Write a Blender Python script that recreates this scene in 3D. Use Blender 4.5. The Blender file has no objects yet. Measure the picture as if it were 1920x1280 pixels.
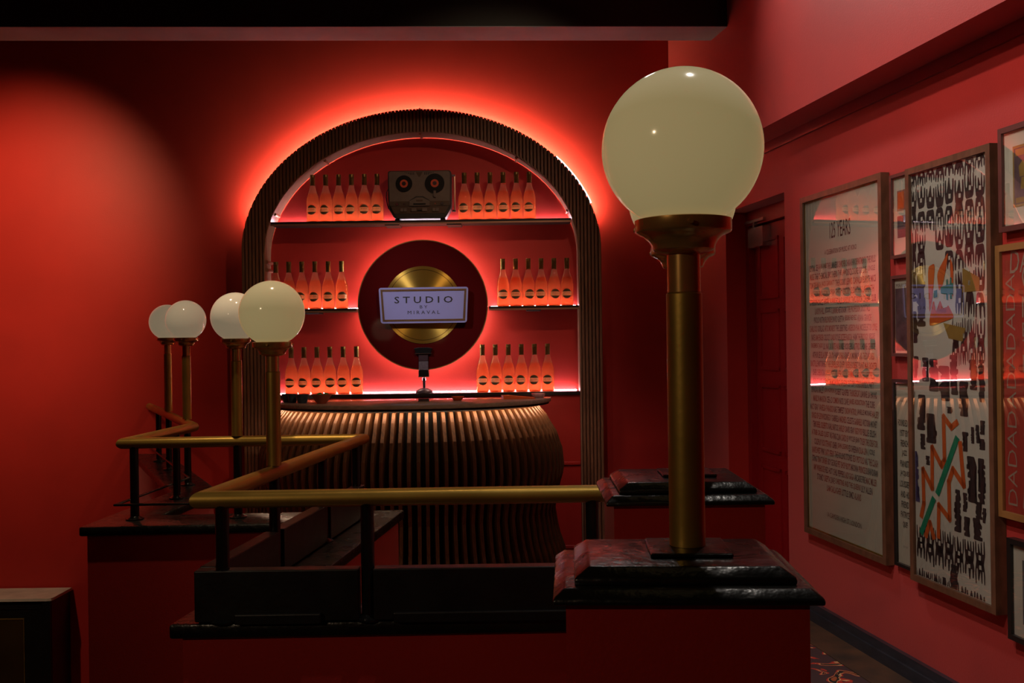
import bpy, bmesh, math, random
from mathutils import Vector, Matrix

random.seed(7)
S = bpy.context.scene
C = S.collection
PI = math.pi

# ------------------------------------------------------------------ camera
H = 1.34            # eye height above the landing floor
F = 1867.0          # focal length in pixels of the 1920 px wide frame
ROLL = 0.014
CR, SR = math.cos(ROLL), math.sin(ROLL)
cam_d = bpy.data.cameras.new('camera')
cam_d.sensor_width = 36.0
cam_d.lens = 36.0 * F / 1920.0
cam_d.clip_start = 0.05
cam = bpy.data.objects.new('camera', cam_d)
C.objects.link(cam)
cam.matrix_world = Matrix(((CR, SR, 0, 0), (0, 0, -1, 0), (-SR, CR, 0, H), (0, 0, 0, 1)))
S.camera = cam

# ------------------------------------------------------------------ view, world, lights
S.view_settings.view_transform = 'Standard'
S.view_settings.look = 'None'
S.view_settings.exposure = 0.0
S.view_settings.gamma = 1.0
S.view_settings.use_curve_mapping = False
S.cycles.max_bounces = 8
S.cycles.diffuse_bounces = 3
S.cycles.glossy_bounces = 4
S.cycles.transmission_bounces = 6
S.cycles.caustics_reflective = False
w = bpy.data.worlds.new('world')
S.world = w
w.use_nodes = True
w.node_tree.nodes['Background'].inputs[0].default_value = (0.9, 0.75, 0.65, 1)
w.node_tree.nodes['Background'].inputs[1].default_value = 0.02


def spot(name, loc, target, energy, color, angle, blend=0.8, radius=0.05):
    l = bpy.data.lights.new(name, 'SPOT')
    l.energy = energy
    l.color = color
    l.spot_size = math.radians(angle)
    l.spot_blend = blend
    l.shadow_soft_size = radius
    o = bpy.data.objects.new(name, l)
    C.objects.link(o)
    o.location = loc
    o.rotation_euler = (Vector(target) - Vector(loc)).to_track_quat('-Z', 'Y').to_euler()
    return o


WARM = (1.0, 0.72, 0.45)
NEUT = (1.0, 0.90, 0.80)
spot('wall_wash_spot', (-2.75, 4.60, 2.85), (-3.05, 6.25, 2.0), 140, (1.0, 0.62, 0.33), 72, 1.0, 0.04)
spot('stair_wall_spot', (-3.3, 3.4, 3.3), (-3.2, 6.20, 0.0), 120, (1.0, 0.70, 0.45), 46, 1.0, 0.04)
spot('gallery_spot', (-0.25, 2.7, 3.55), (1.55, 3.7, 1.1), 115, NEUT, 75, 1.0, 0.04)
spot('gallery_spot.001', (0.30, 4.9, 3.60), (1.60, 3.4, 2.2), 75, (1.0, 0.90, 0.84), 84, 1.0, 0.10)
spot('gallery_spot.002', (-0.9, 1.4, 3.55), (1.7, 3.2, 1.1), 100, NEUT, 60, 1.0, 0.04)
spot('landing_spot', (-0.7, 3.1, 3.6), (-0.75, 3.4, 0), 70, WARM, 66, 1.0, 0.03)
spot('landing_spot.001', (-1.6, 3.7, 3.6), (-1.6, 4.0, 0), 80, WARM, 65, 1.0, 0.03)
spot('bar_spot', (-2.0, 4.0, 3.35), (-0.53, 6.1, 1.56), 150, (0.82, 0.84, 1.0), 17, 1.0, 0.03)
spot('front_spot', (0.55, 1.9, 3.5), (0.3, 1.5, 1.0), 45, NEUT, 80, 1.0, 0.03)
spot('front_fill', (-2.9, -1.6, 2.7), (-0.1, 2.2, 1.2), 65, WARM, 45, 1.0, 0.05)  # added unseen light behind the viewer, brightens brass post and pedestal fronts
spot('bar_spot.002', (0.15, 4.3, 3.5), (0.36, 6.1, 0.5), 45, (1.0, 0.84, 0.84), 26, 1.0, 0.03)
spot('bar_spot.001', (0.75, 3.3, 3.6), (-0.60, 6.0, 1.5), 95, WARM, 46, 1.0, 0.03)

# ------------------------------------------------------------------ photo -> place


def ray(px, py):
    dx, dy = (px - 960.0) / F, (640.0 - py) / F
    return dx * CR + dy * SR, dy * CR - dx * SR


def at(px, py, Y):
    x, z = ray(px, py)
    return Vector((x * Y, Y, H + z * Y))


def on_z(px, py, z):
    x, zz = ray(px, py)
    Y = (z - H) / zz
    return Vector((x * Y, Y, z))


WALL_X0, WALL_T = 2.169, 0.1584          # right wall: X = X0 - T * Y
TH = math.atan(WALL_T)
WD = Vector((-math.sin(TH), math.cos(TH), 0))      # along the wall, away from camera
WN = Vector((-math.cos(TH), -math.sin(TH), 0))     # into the room
W0 = Vector((WALL_X0, 0, 0))
WROT = math.atan2(-WD.y, -WD.x)          # local x runs towards the viewer, local -y faces the room


def on_wall(px, py, t=0.0):
    """(s, z): s measured along the wall from W0, for the plane t in front of the wall"""
    x, z = ray(px, py)
    o = W0 + WN * t
    # o + WD*s = (x*Y, Y)
    Y = (o.x + WALL_T * o.y) / (x + WALL_T)
    s = (Vector((x * Y, Y, 0)) - o).dot(WD)
    return s, H + z * Y


def wall_pt(s, t, z):
    p = W0 + WD * s + WN * t
    return Vector((p.x, p.y, z))


# ------------------------------------------------------------------ materials
M = {}


def nodes_of(name):
    m = bpy.data.materials.new(name)
    m.use_nodes = True
    M[name] = m
    nt = m.node_tree
    return m, nt, nt.nodes['Principled BSDF']


def mat(name, col, rough=0.5, metal=0.0, spec=0.5, var=0.0, scale=8.0, bump=0.0, bscale=60.0,
        emit=None, estr=0.0, stretch=(1, 1, 1), coat=0.0, col2=None, detail=4.0, rvar=0.0, sheen=0.0):
    m, nt, b = nodes_of(name)
    b.inputs['Sheen Weight'].default_value = sheen
    b.inputs['Sheen Roughness'].default_value = 0.45
    b.inputs['Base Color'].default_value = (*col, 1)
    b.inputs['Roughness'].default_value = rough
    b.inputs['Metallic'].default_value = metal
    b.inputs['Specular IOR Level'].default_value = spec
    b.inputs['Coat Weight'].default_value = coat
    b.inputs['Coat Roughness'].default_value = 0.1
    L = nt.links
    if var or col2 or bump or rvar:
        tc = nt.nodes.new('ShaderNodeTexCoord')
        mp = nt.nodes.new('ShaderNodeMapping')
        mp.inputs['Scale'].default_value = stretch
        L.new(tc.outputs['Object'], mp.inputs['Vector'])
    if var or col2 or rvar:
        n = nt.nodes.new('ShaderNodeTexNoise')
        n.inputs['Scale'].default_value = scale
        n.inputs['Detail'].default_value = detail
        L.new(mp.outputs['Vector'], n.inputs['Vector'])
        if var or col2:
            r = nt.nodes.new('ShaderNodeValToRGB')
            c2 = col2 or tuple(c * (1 - var) for c in col)
            r.color_ramp.elements[0].position = 0.3
            r.color_ramp.elements[1].position = 0.7
            r.color_ramp.elements[0].color = (*c2, 1)
            r.color_ramp.elements[1].color = (*col, 1)
            L.new(n.outputs['Fac'], r.inputs['Fac'])
            L.new(r.outputs['Color'], b.inputs['Base Color'])
        if rvar:
            mr = nt.nodes.new('ShaderNodeMapRange')
            mr.inputs['To Min'].default_value = max(0.02, rough - rvar)
            mr.inputs['To Max'].default_value = rough + rvar
            L.new(n.outputs['Fac'], mr.inputs['Value'])
            L.new(mr.outputs['Result'], b.inputs['Roughness'])
    if bump:
        n2 = nt.nodes.new('ShaderNodeTexNoise')
        n2.inputs['Scale'].default_value = bscale
        n2.inputs['Detail'].default_value = 3
        L.new(mp.outputs['Vector'], n2.inputs['Vector'])
        bp = nt.nodes.new('ShaderNodeBump')
        bp.inputs['Strength'].default_value = bump
        bp.inputs['Distance'].default_value = 0.01
        L.new(n2.outputs['Fac'], bp.inputs['Height'])
        L.new(bp.outputs['Normal'], b.inputs['Normal'])
    if emit:
        b.inputs['Emission Color'].default_value = (*emit, 1)
        b.inputs['Emission Strength'].default_value = estr
    return m


def emission(name, col, s):
    m = bpy.data.materials.new(name)
    m.use_nodes = True
    nt = m.node_tree
    nt.nodes.remove(nt.nodes['Principled BSDF'])
    e = nt.nodes.new('ShaderNodeEmission')
    e.inputs[0].default_value = (*col, 1)
    e.inputs[1].default_value = s
    nt.links.new(e.outputs[0], nt.nodes['Material Output'].inputs[0])
    M[name] = m
    return m


RED = (0.50, 0.021, 0.014)
mat('red_paint', RED, 0.52, spec=0.35, sheen=0.30, var=0.12, scale=3, bump=0.06, bscale=180, detail=6)
mat('red_gloss', (0.30, 0.006, 0.010), 0.3, spec=0.5, var=0.1, scale=3, bump=0.04, bscale=90)
mat('black_gloss', (0.012, 0.012, 0.011), 0.28, spec=0.5, var=0.4, scale=9, bump=0.25, bscale=38, rvar=0.1)
mat('black_satin', (0.008, 0.006, 0.006), 0.42, spec=0.5, var=0.3, scale=14, bump=0.06, bscale=60, rvar=0.08)
mat('black_tube', (0.010, 0.010, 0.010), 0.22, spec=0.5, var=0.2, scale=20)
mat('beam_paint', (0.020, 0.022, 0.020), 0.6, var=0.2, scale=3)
mat('beam_soffit', (0.34, 0.44, 0.48), 0.7, var=0.15, scale=5)  # blue-green put into the colour to offset red bounce light
mat('ceiling_paint', (0.03, 0.028, 0.026), 0.8, var=0.2, scale=4)
mat('brass', (0.56, 0.36, 0.075), 0.42, metal=0.72, var=0.22, scale=6, rvar=0.07, bump=0.02, bscale=120)
mat('brass_polished', (0.80, 0.46, 0.15), 0.24, metal=0.72, var=0.2, scale=18, rvar=0.05)
mat('walnut', (0.17, 0.066, 0.024), 0.6, spec=0.3, var=0.55, scale=7, stretch=(14, 14, 1.2), bump=0.05, bscale=40)
mat('walnut_dark', (0.27, 0.115, 0.058), 0.5, var=0.5, scale=9, stretch=(12, 12, 1.0), bump=0.05, bscale=40)
mat('bar_core', (0.010, 0.007, 0.006), 0.7, var=0.2)
mat('oak_liner', (0.36, 0.19, 0.12), 0.4, var=0.25, scale=8, stretch=(6, 6, 1))
mat('shelf_dark', (0.030, 0.016, 0.014), 0.35, var=0.3, scale=12)
mat('copper_trim', (0.62, 0.33, 0.22), 0.35, metal=0.7, var=0.1)
mat('counter_top', (0.42, 0.33, 0.26), 0.22, var=0.35, scale=10, stretch=(2, 9, 9))
mat('frame_walnut', (0.17, 0.072, 0.038), 0.42, var=0.4, scale=9, stretch=(4, 4, 2))
mat('frame_mahogany', (0.14, 0.040, 0.032), 0.42, var=0.35, scale=9)
mat('frame_oak', (0.34, 0.15, 0.045), 0.42, var=0.3, scale=9)
mat('frame_black', (0.014, 0.011, 0.010), 0.4, var=0.3, scale=12)
mat('paper_cream', (0.74, 0.67, 0.52), 0.7, var=0.05, scale=6)
mat('paper_art', (0.74, 0.68, 0.56), 0.7, var=0.05, scale=6)
mat('poster_red', (0.55, 0.06, 0.04), 0.6, var=0.12, scale=7)
mat('ink_black', (0.030, 0.025, 0.025), 0.6, var=0.3, scale=30)
mat('ink_grey', (0.19, 0.165, 0.155), 0.6, var=0.2, scale=30)
mat('ink_rust', (0.44, 0.17, 0.13), 0.6, var=0.15, scale=30)
mat('ink_brown', (0.06, 0.035, 0.035), 0.6, var=0.3, scale=30)
mat('ink_orange', (0.78, 0.14, 0.025), 0.6, var=0.12, scale=30)
mat('ink_green', (0.014, 0.30, 0.15), 0.6, var=0.15, scale=30)
mat('ink_teal', (0.03, 0.26, 0.22), 0.6, var=0.15, scale=30)
mat('ink_purple', (0.10, 0.085, 0.20), 0.6, var=0.15, scale=30)
mat('ink_ochre', (0.40, 0.24, 0.05), 0.6, var=0.15, scale=30)
mat('ink_pale', (0.48, 0.33, 0.24), 0.6, var=0.1, scale=30)
mat('photo_grey', (0.20, 0.19, 0.18), 0.55, col2=(0.025, 0.022, 0.022), scale=14)
mat('photo_plum', (0.22, 0.13, 0.14), 0.55, col2=(0.07, 0.04, 0.05), scale=20)
mat('opal', (0.80, 0.75, 0.62), 0.12, spec=0.5, emit=(1.0, 0.78, 0.34), estr=0.20, var=0.03, scale=3)
mat('opal_far', (0.80, 0.75, 0.66), 0.12, spec=0.5, emit=(1.0, 0.80, 0.50), estr=0.17, var=0.03, scale=3)
mat('foil_gold', (0.30, 0.20, 0.06), 0.35, metal=0.8, var=0.25, scale=40)
mat('label_dark', (0.11, 0.075, 0.03), 0.5, var=0.3, scale=60)


def m_paper_label(name, col):
    m, nt, b = nodes_of(name)
    b.inputs['Base Color'].default_value = (*col, 1)
    b.inputs['Roughness'].default_value = 0.6
    tl = nt.nodes.new('ShaderNodeBsdfTranslucent')
    n = nt.nodes.new('ShaderNodeTexNoise')
    n.inputs['Scale'].default_value = 90
    r = nt.nodes.new('ShaderNodeValToRGB')
    r.color_ramp.elements[0].color = (*[c * 0.85 for c in col], 1)
    r.color_ramp.elements[1].color = (*col, 1)
    nt.links.new(n.outputs['Fac'], r.inputs['Fac'])
    nt.links.new(r.outputs['Color'], b.inputs['Base Color'])
    nt.links.new(r.outputs['Color'], tl.inputs['Color'])
    mx = nt.nodes.new('ShaderNodeMixShader')
    mx.inputs[0].default_value = 0.5
    nt.links.new(b.outputs[0], mx.inputs[1])
    nt.links.new(tl.outputs[0], mx.inputs[2])
    nt.links.new(mx.outputs[0], nt.nodes['Material Output'].inputs[0])


m_paper_label('label_cream', (0.95, 0.84, 0.60))
mat('record_lacquer', (0.10, 0.006, 0.006), 0.06, spec=0.6, var=0.1, scale=5)
mat('sign_plate', (0.38, 0.37, 0.72), 0.5, var=0.04, scale=8)
mat('sign_bronze', (0.20, 0.10, 0.045), 0.4, metal=0.3, var=0.2, scale=40)
mat('recorder_shell', (0.155, 0.108, 0.092), 0.45, var=0.15, scale=22)
mat('recorder_brown', (0.085, 0.042, 0.025), 0.45, var=0.2, scale=30)
mat('recorder_case', (0.030, 0.020, 0.018), 0.5, var=0.2, scale=30)
mat('tape_black', (0.012, 0.010, 0.010), 0.3, var=0.2, scale=30)
mat('reel_red', (0.62, 0.075, 0.025), 0.45, var=0.1, scale=30)
mat('steel', (0.62, 0.62, 0.64), 0.22, metal=1.0, var=0.1, scale=20)
mat('mic_mesh', (0.20, 0.15, 0.17), 0.45, metal=0.5, var=0.4, scale=240, bump=0.4, bscale=500)
mat('mic_plum', (0.085, 0.045, 0.055), 0.4, metal=0.3, var=0.2, scale=40)
mat('mic_dark', (0.012, 0.011, 0.012), 0.3, metal=0.2, var=0.2, scale=40)
mat('ceramic_blue', (0.055, 0.085, 0.12), 0.25, var=0.35, scale=60, coat=0.3)
mat('ceramic_orange', (0.55, 0.13, 0.07), 0.4, var=0.2, scale=20)
mat('lime', (0.10, 0.22, 0.03), 0.4, var=0.3, scale=60, bump=0.2, bscale=200)
mat('card_orange', (0.75, 0.11, 0.015), 0.5, var=0.12, scale=20)
mat('stone', (0.78, 0.70, 0.58), 0.45, var=0.3, scale=9, detail=8)
mat('cabinet_black', (0.010, 0.010, 0.010), 0.35, var=0.3, scale=12)
mat('bronze_glass', (0.055, 0.030, 0.010), 0.18, spec=0.5, var=0.4, scale=3)
mat('blue_grey_trim', (0.035, 0.036, 0.050), 0.35, var=0.35, scale=10, stretch=(1, 1, 6))
mat('clear_dish', (0.75, 0.40, 0.42), 0.1, spec=0.6, var=0.2, scale=20)
emission('led_warm', (1.0, 0.78, 0.46), 260.0)
emission('led_white', (1.0, 0.80, 0.92), 36.0)
emission('led_record', (1.0, 0.80, 0.64), 42.0)
emission('led_strip_white', (0.80, 0.92, 1.0), 5.0)
emission('led_bar', (1.0, 0.68, 0.44), 45.0)


def m_glass_pane():
    m, nt, b = nodes_of('picture_glass')
    nt.nodes.remove(b)
    tr = nt.nodes.new('ShaderNodeBsdfTransparent')
    gl = nt.nodes.new('ShaderNodeBsdfGlossy')
    gl.inputs['Roughness'].default_value = 0.0
    lw = nt.nodes.new('ShaderNodeLayerWeight')
    lw.inputs['Blend'].default_value = 0.5
    pw = nt.nodes.new('ShaderNodeMath')
    pw.operation = 'POWER'
    pw.inputs[1].default_value = 5.0
    nt.links.new(lw.outputs['Facing'], pw.inputs[0])
    fr = nt.nodes.new('ShaderNodeMath')           # Schlick, both faces of the pane together
    fr.operation = 'MULTIPLY_ADD'
    fr.inputs[1].default_value = 0.92
    fr.inputs[2].default_value = 0.04
    nt.links.new(pw.outputs[0], fr.inputs[0])
    mu = nt.nodes.new('ShaderNodeMath')
    mu.operation = 'MULTIPLY'
    mu.inputs[1].default_value = 5.5
    mu.use_clamp = True
    mx = nt.nodes.new('ShaderNodeMixShader')
    L = nt.links
    L.new(fr.outputs[0], mu.inputs[0])
    L.new(mu.outputs[0], mx.inputs[0])
    L.new(tr.outputs[0], mx.inputs[1])
    L.new(gl.outputs[0], mx.inputs[2])
    L.new(mx.outputs[0], nt.nodes['Material Output'].inputs[0])


m_glass_pane()


def m_bottle():
    m, nt, b = nodes_of('rose_glass')
    nt.nodes.remove(b)
    L = nt.links
    tc = nt.nodes.new('ShaderNodeTexCoord')
    sep = nt.nodes.new('ShaderNodeSeparateXYZ')
    L.new(tc.outputs['Object'], sep.inputs[0])
    rp = nt.nodes.new('ShaderNodeValToRGB')
    e = rp.color_ramp.elements
    e[0].position, e[0].color = 0.172, (1.0, 0.52, 0.27, 1)       # wine
    e[1].position, e[1].color = 0.178, (1.0, 0.80, 0.60, 1)       # empty neck
    L.new(sep.outputs['Z'], rp.inputs['Fac'])
    gl = nt.nodes.new('ShaderNodeBsdfGlass')
    gl.inputs['IOR'].default_value = 1.36
    gl.inputs['Roughness'].default_value = 0.02
    tl = nt.nodes.new('ShaderNodeBsdfTranslucent')
    L.new(rp.outputs['Color'], gl.inputs['Color'])
    L.new(rp.outputs['Color'], tl.inputs['Color'])
    mx = nt.nodes.new('ShaderNodeMixShader')
    mx.inputs[0].default_value = 0.22
    L.new(gl.outputs[0], mx.inputs[1])
    L.new(tl.outputs[0], mx.inputs[2])
    L.new(mx.outputs[0], nt.nodes['Material Output'].inputs[0])


m_bottle()


def m_gold_record():
    m, nt, b = nodes_of('gold_record')
    L = nt.links
    b.inputs['Base Color'].default_value = (0.62, 0.35, 0.055, 1)
    b.inputs['Metallic'].default_value = 0.85
    b.inputs['Roughness'].default_value = 0.38
    b.inputs['Anisotropic'].default_value = 0.95
    b.inputs['Anisotropic Rotation'].default_value = 0.25
    tg = nt.nodes.new('ShaderNodeTangent')
    tg.direction_type = 'RADIAL'
    tg.axis = 'Y'
    L.new(tg.outputs[0], b.inputs['Tangent'])
    tc = nt.nodes.new('ShaderNodeTexCoord')
    ln = nt.nodes.new('ShaderNodeVectorMath')
    ln.operation = 'LENGTH'
    L.new(tc.outputs['Object'], ln.inputs[0])
    rp = nt.nodes.new('ShaderNodeValToRGB')
    rp.color_ramp.interpolation = 'CONSTANT'
    els = rp.color_ramp.elements
    els[0].position, els[0].color = 0.0, (0.62, 0.35, 0.055, 1)
    els[1].position, els[1].color = 0.141, (0.20, 0.10, 0.02, 1)
    for p, c in ((0.1425, 0), (0.169, 1), (0.1705, 0), (0.196, 1), (0.1975, 0), (0.214, 1), (0.2155, 0)):
        k = els.new(p)
        k.color = (0.20, 0.10, 0.02, 1) if c else (0.62, 0.35, 0.055, 1)
    L.new(ln.outputs['Value'], rp.inputs['Fac'])
    L.new(rp.outputs['Color'], b.inputs['Base Color'])


m_gold_record()


def m_carpet():
    m, nt, b = nodes_of('carpet')
    L = nt.links
    tc = nt.nodes.new('ShaderNodeTexCoord')
    mp = nt.nodes.new('ShaderNodeMapping')
    mp.inputs['Rotation'].default_value = (0, 0, TH)
    L.new(tc.outputs['Object'], mp.inputs['Vector'])
    n1 = nt.nodes.new('ShaderNodeTexNoise')
    n1.inputs['Scale'].default_value = 7.0
    n1.inputs['Detail'].default_value = 2.5
    n1.inputs['Distortion'].default_value = 1.4
    L.new(mp.outputs['Vector'], n1.inputs['Vector'])
    rp = nt.nodes.new('ShaderNodeValToRGB')
    rp.color_ramp.interpolation = 'CONSTANT'
    e = rp.color_ramp.elements
    e[0].position, e[0].color = 0.0, (0.07, 0.032, 0.036, 1)
    e[1].position, e[1].color = 0.53, (0.55, 0.04, 0.022, 1)
    for p, c in ((0.575, (0.75, 0.48, 0.22, 1)), (0.60, (0.02, 0.012, 0.012, 1)), (0.66, (0.40, 0.10, 0.03, 1))):
        k = e.new(p)
        k.color = c
    L.new(n1.outputs['Fac'], rp.inputs['Fac'])
    L.new(rp.outputs['Color'], b.inputs['Base Color'])
    b.inputs['Roughness'].default_value = 0.95


m_carpet()
mat('carpet_border', (0.13, 0.055, 0.026), 0.8, col2=(0.025, 0.018, 0.014), scale=5, detail=6)

# ------------------------------------------------------------------ mesh helpers


def finish(bm, smooth=None):
    bmesh.ops.recalc_face_normals(bm, faces=bm.faces)
    if smooth:
        lim = math.radians(smooth)
        for f in bm.faces:
            f.smooth = True
        for e in bm.edges:
            if len(e.link_faces) != 2 or e.calc_face_angle(0) > lim:
                e.smooth = False


def obj(name, bm, material, parent=None, smooth=None, loc=None, rot=None):
    if isinstance(bm, bpy.types.Mesh):
        me = bm
    else:
        finish(bm, smooth)
        me = bpy.data.meshes.new(name)
        bm.to_mesh(me)
        bm.free()
    if material and not me.materials:
        me.materials.append(M[material])
    o = bpy.data.objects.new(name, me)
    C.objects.link(o)
    if parent:
        o.parent = parent
    if loc is not None:
        o.location = loc
    if rot is not None:
        o.rotation_euler = rot
    return o


def tag(o, label, cat, group=None):
    o['label'] = label
    o['category'] = cat
    if group:
        o['group'] = group
    return o


def thing(name, label, cat, loc=(0, 0, 0), rotz=0.0, group=None):
    o = bpy.data.objects.new(name, None)
    C.objects.link(o)
    o.location = loc
    o.rotation_euler = (0, 0, rotz)
    o.empty_display_size = 0.05
    return tag(o, label, cat, group)


def struct(name, bm, material, label=None, smooth=None):
    o = obj(name, bm, material, None, smooth)
    o['kind'] = 'structure'
    if label:
        o['label'] = label
    return o


def copy_tree(o, parent=None):
    c = o.copy()
    C.objects.link(c)
    if parent is not None:
        c.parent = parent
    for ch in list(o.children):
        copy_tree(ch, c)
    return c


def B(*boxes, bevel=0.0, seg=1):
    """boxes given as (x0,x1,y0,y1,z0,z1)"""
    bm = bmesh.new()
    for x0, x1, y0, y1, z0, z1 in boxes:
        vs = [bm.verts.new((x, y, z)) for x in (x0, x1) for y in (y0, y1) for z in (z0, z1)]
        for f in ((0, 1, 3, 2), (4, 6, 7, 5), (0, 4, 5, 1), (2, 3, 7, 6), (0, 2, 6, 4), (1, 5, 7, 3)):
            bm.faces.new([vs[i] for i in f])
    if bevel:
        bmesh.ops.recalc_face_normals(bm, faces=bm.faces)
        bmesh.ops.bevel(bm, geom=list(bm.edges), offset=bevel, segments=seg, affect='EDGES', profile=0.5)
    return bm


def prism(pts, z0, z1, axis='z', bm=None, bevel=0.0):
    """extrude a 2-D outline; axis 'z': pts are x,y ; axis 'y': pts are x,z and z0..z1 is y"""
    own = bm is None
    bm = bm or bmesh.new()
    if axis == 'z':
        a = [bm.verts.new((p[0], p[1], z0)) for p in pts]
        b = [bm.verts.new((p[0], p[1], z1)) for p in pts]
    elif axis == 'y':
        a = [bm.verts.new((p[0], z0, p[1])) for p in pts]
        b = [bm.verts.new((p[0], z1, p[1])) for p in pts]
    else:
        a = [bm.verts.new((z0, p[0], p[1])) for p in pts]
        b = [bm.verts.new((z1, p[0], p[1])) for p in pts]
    n = len(pts)
    bm.faces.new(a)
    bm.faces.new(b[::-1])
    for i in range(n):
        j = (i + 1) % n
        bm.faces.new((a[i], b[i], b[j], a[j]))
    if bevel:
        bmesh.ops.recalc_face_normals(bm, faces=bm.faces)
        bmesh.ops.bevel(bm, geom=list(bm.edges), offset=bevel, segments=2, affect='EDGES', profile=0.5)
    return bm


def lathe(prof, seg=24, bm=None, origin=(0, 0, 0), axis='z'):
    bm = bm or bmesh.new()
    ox, oy, oz = origin
    rings = []
    for r, z in prof:
        if r < 1e-6:
            p = (ox, oy, oz + z) if axis == 'z' else (ox, oy - z, oz)
            rings.append([bm.verts.new(p)])
        else:
            ring = []
            for k in range(seg):
                a = 2 * PI * k / seg
                if axis == 'z':
                    ring.append(bm.verts.new((ox + r * math.cos(a), oy + r * math.sin(a), oz + z)))
                else:
                    ring.append(bm.verts.new((ox + r * math.cos(a), oy - z, oz + r * math.sin(a))))
            rings.append(ring)
    for a, b in zip(rings, rings[1:]):
        for k in range(seg):
            j = (k + 1) % seg
            if len(a) == 1 and len(b) == 1:
                break
            if len(a) == 1:
                bm.faces.new((a[0], b[k], b[j]))
            elif len(b) == 1:
                bm.faces.new((a[k], b[0], a[j]))
            else:
                bm.faces.new((a[k], b[k], b[j], a[j]))
    if len(rings[0]) > 1:
        bm.faces.new(rings[0])
    if len(rings[-1]) > 1:
        bm.faces.new(rings[-1])
    return bm


def tube(path, r, seg=12, bm=None, closed=False):
    """swept round tube with mitred corners"""
    bm = bm or bmesh.new()
    P = [Vector(p) for p in path]
    n = len(P)
    rings = []
    for i, p in enumerate(P):
        if closed:
            d0 = (p - P[i - 1]).normalized()
            d1 = (P[(i + 1) % n] - p).normalized()
        else:
            d0 = (p - P[i - 1]).normalized() if i else (P[1] - p).normalized()
            d1 = (P[i + 1] - p).normalized() if i < n - 1 else d0
        nrm = (d0 + d1).normalized()
        up = Vector((0, 0, 1)) if abs(d0.z) < 0.9 else Vector((1, 0, 0))
        s = d0.cross(up).normalized()
        u = s.cross(d0).normalized()
        ring = []
        for k in range(seg):
            a = 2 * PI * k / seg
            q = p + s * (r * math.cos(a)) + u * (r * math.sin(a))
            t = (p - q).dot(nrm) / d0.dot(nrm)
            ring.append(bm.verts.new(q + d0 * t))
        rings.append(ring)
    m = n if closed else n - 1
    for i in range(m):
        a, b = rings[i], rings[(i + 1) % n]
        for k in range(seg):
            j = (k + 1) % seg
            bm.faces.new((a[k], a[j], b[j], b[k]))
    if not closed:
        bm.faces.new(rings[0])
        bm.faces.new(rings[-1][::-1])
    return bm


_txt = {}
_ts = bpy.data.scenes.new('lettering_scratch')


def text_bm(s, width=None, height=None, cx=0.0, cz=0.0, y=0.0, align='c', bm=None, bold=0.0, shear=0.0):
    """flat lettering standing in the XZ plane, facing -Y; fitted to width x height"""
    key = (s, bold, shear)
    if key not in _txt:
        cu = bpy.data.curves.new('lettering', 'FONT')
        cu.body = s
        cu.size = 1.0
        cu.resolution_u = 2
        cu.offset = bold
        cu.shear = shear
        o = bpy.data.objects.new('lettering', cu)
        _ts.collection.objects.link(o)
        with bpy.context.temp_override(scene=_ts, view_layer=_ts.view_layers[0]):
            dg = bpy.context.evaluated_depsgraph_get()
            dg.update()
        me = bpy.data.meshes.new_from_object(o.evaluated_get(dg))
        _txt[key] = ([v.co.to_2d() for v in me.vertices], [tuple(p.vertices) for p in me.polygons])
        bpy.data.objects.remove(o)
        bpy.data.curves.remove(cu)
        bpy.data.meshes.remove(me)
    vs, fs = _txt[key]
    bm = bm or bmesh.new()
    if not vs:
        return bm
    x0, x1 = min(v.x for v in vs), max(v.x for v in vs)
    z0, z1 = min(v.y for v in vs), max(v.y for v in vs)
    sz = (height / (z1 - z0)) if height else (width / (x1 - x0))
    sx = (width / (x1 - x0)) if width else sz
    w = (x1 - x0) * sx
    off = {'c': cx - w / 2, 'l': cx, 'r': cx - w}[align]
    bv = [bm.verts.new((off + (v.x - x0) * sx, y, cz + (v.y - (z0 + z1) / 2) * sz)) for v in vs]
    for f in fs:
        try:
            bm.faces.new([bv[i] for i in f])
        except ValueError:
            pass
    return bm


def obj_flat(name, bm, material, parent):
    """flat print, normals towards local -y"""
    for f in bm.faces:
        f.normal_update()
        if f.normal.y > 0:
            f.normal_flip()
    me = bpy.data.meshes.new(name)
    bm.to_mesh(me)
    bm.free()
    me.materials.append(M[material])
    o = bpy.data.objects.new(name, me)
    C.objects.link(o)
    o.parent = parent
    return o


# ================================================================== THE ROOM
YB = 6.25                                 # back wall
XL, YF, ZLOW, ZC = -4.4, -2.6, -1.0, 3.95
xr = lambda y: WALL_X0 - WALL_T * y
BULK = 0.176                              # how far the bulkhead stands out (in X)

# balustrade line (handrail centre height)
ZR = H - 0.375
rA = Vector((0.40, on_z(1130, 924.5, ZR).y, ZR))
rB = on_z(378, 937, ZR)
rC = on_z(680, 823, ZR)
rD = on_z(232, 831, ZR)
rE = on_z(364, 800, ZR)
rF = on_z(292, 767, ZR)
dirEF = (rF - rE)
rF = rE + dirEF * ((YB - 0.01 - rE.y) / dirEF.y)
path = [rA, rB, rC, rD, rE, rF]


def offset_path(offs):
    """offs: signed offset per segment, + = left-hand side of travel"""
    segs = []
    for i in range(len(path) - 1):
        d = (path[i + 1] - path[i]).to_2d().normalized()
        n = Vector((-d.y, d.x)) * offs[i]
        segs.append((path[i].to_2d() + n, d))
    out = [segs[0][0]]
    for (p, d), (q, e) in zip(segs, segs[1:]):
        den = d.x * e.y - d.y * e.x
        t = ((q.x - p.x) * e.y - (q.y - p.y) * e.x) / den
        out.append(p + d * t)
    q, e = segs[-1]
    out.append(q + e * ((YB - q.y) / e.y))
    return out


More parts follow.
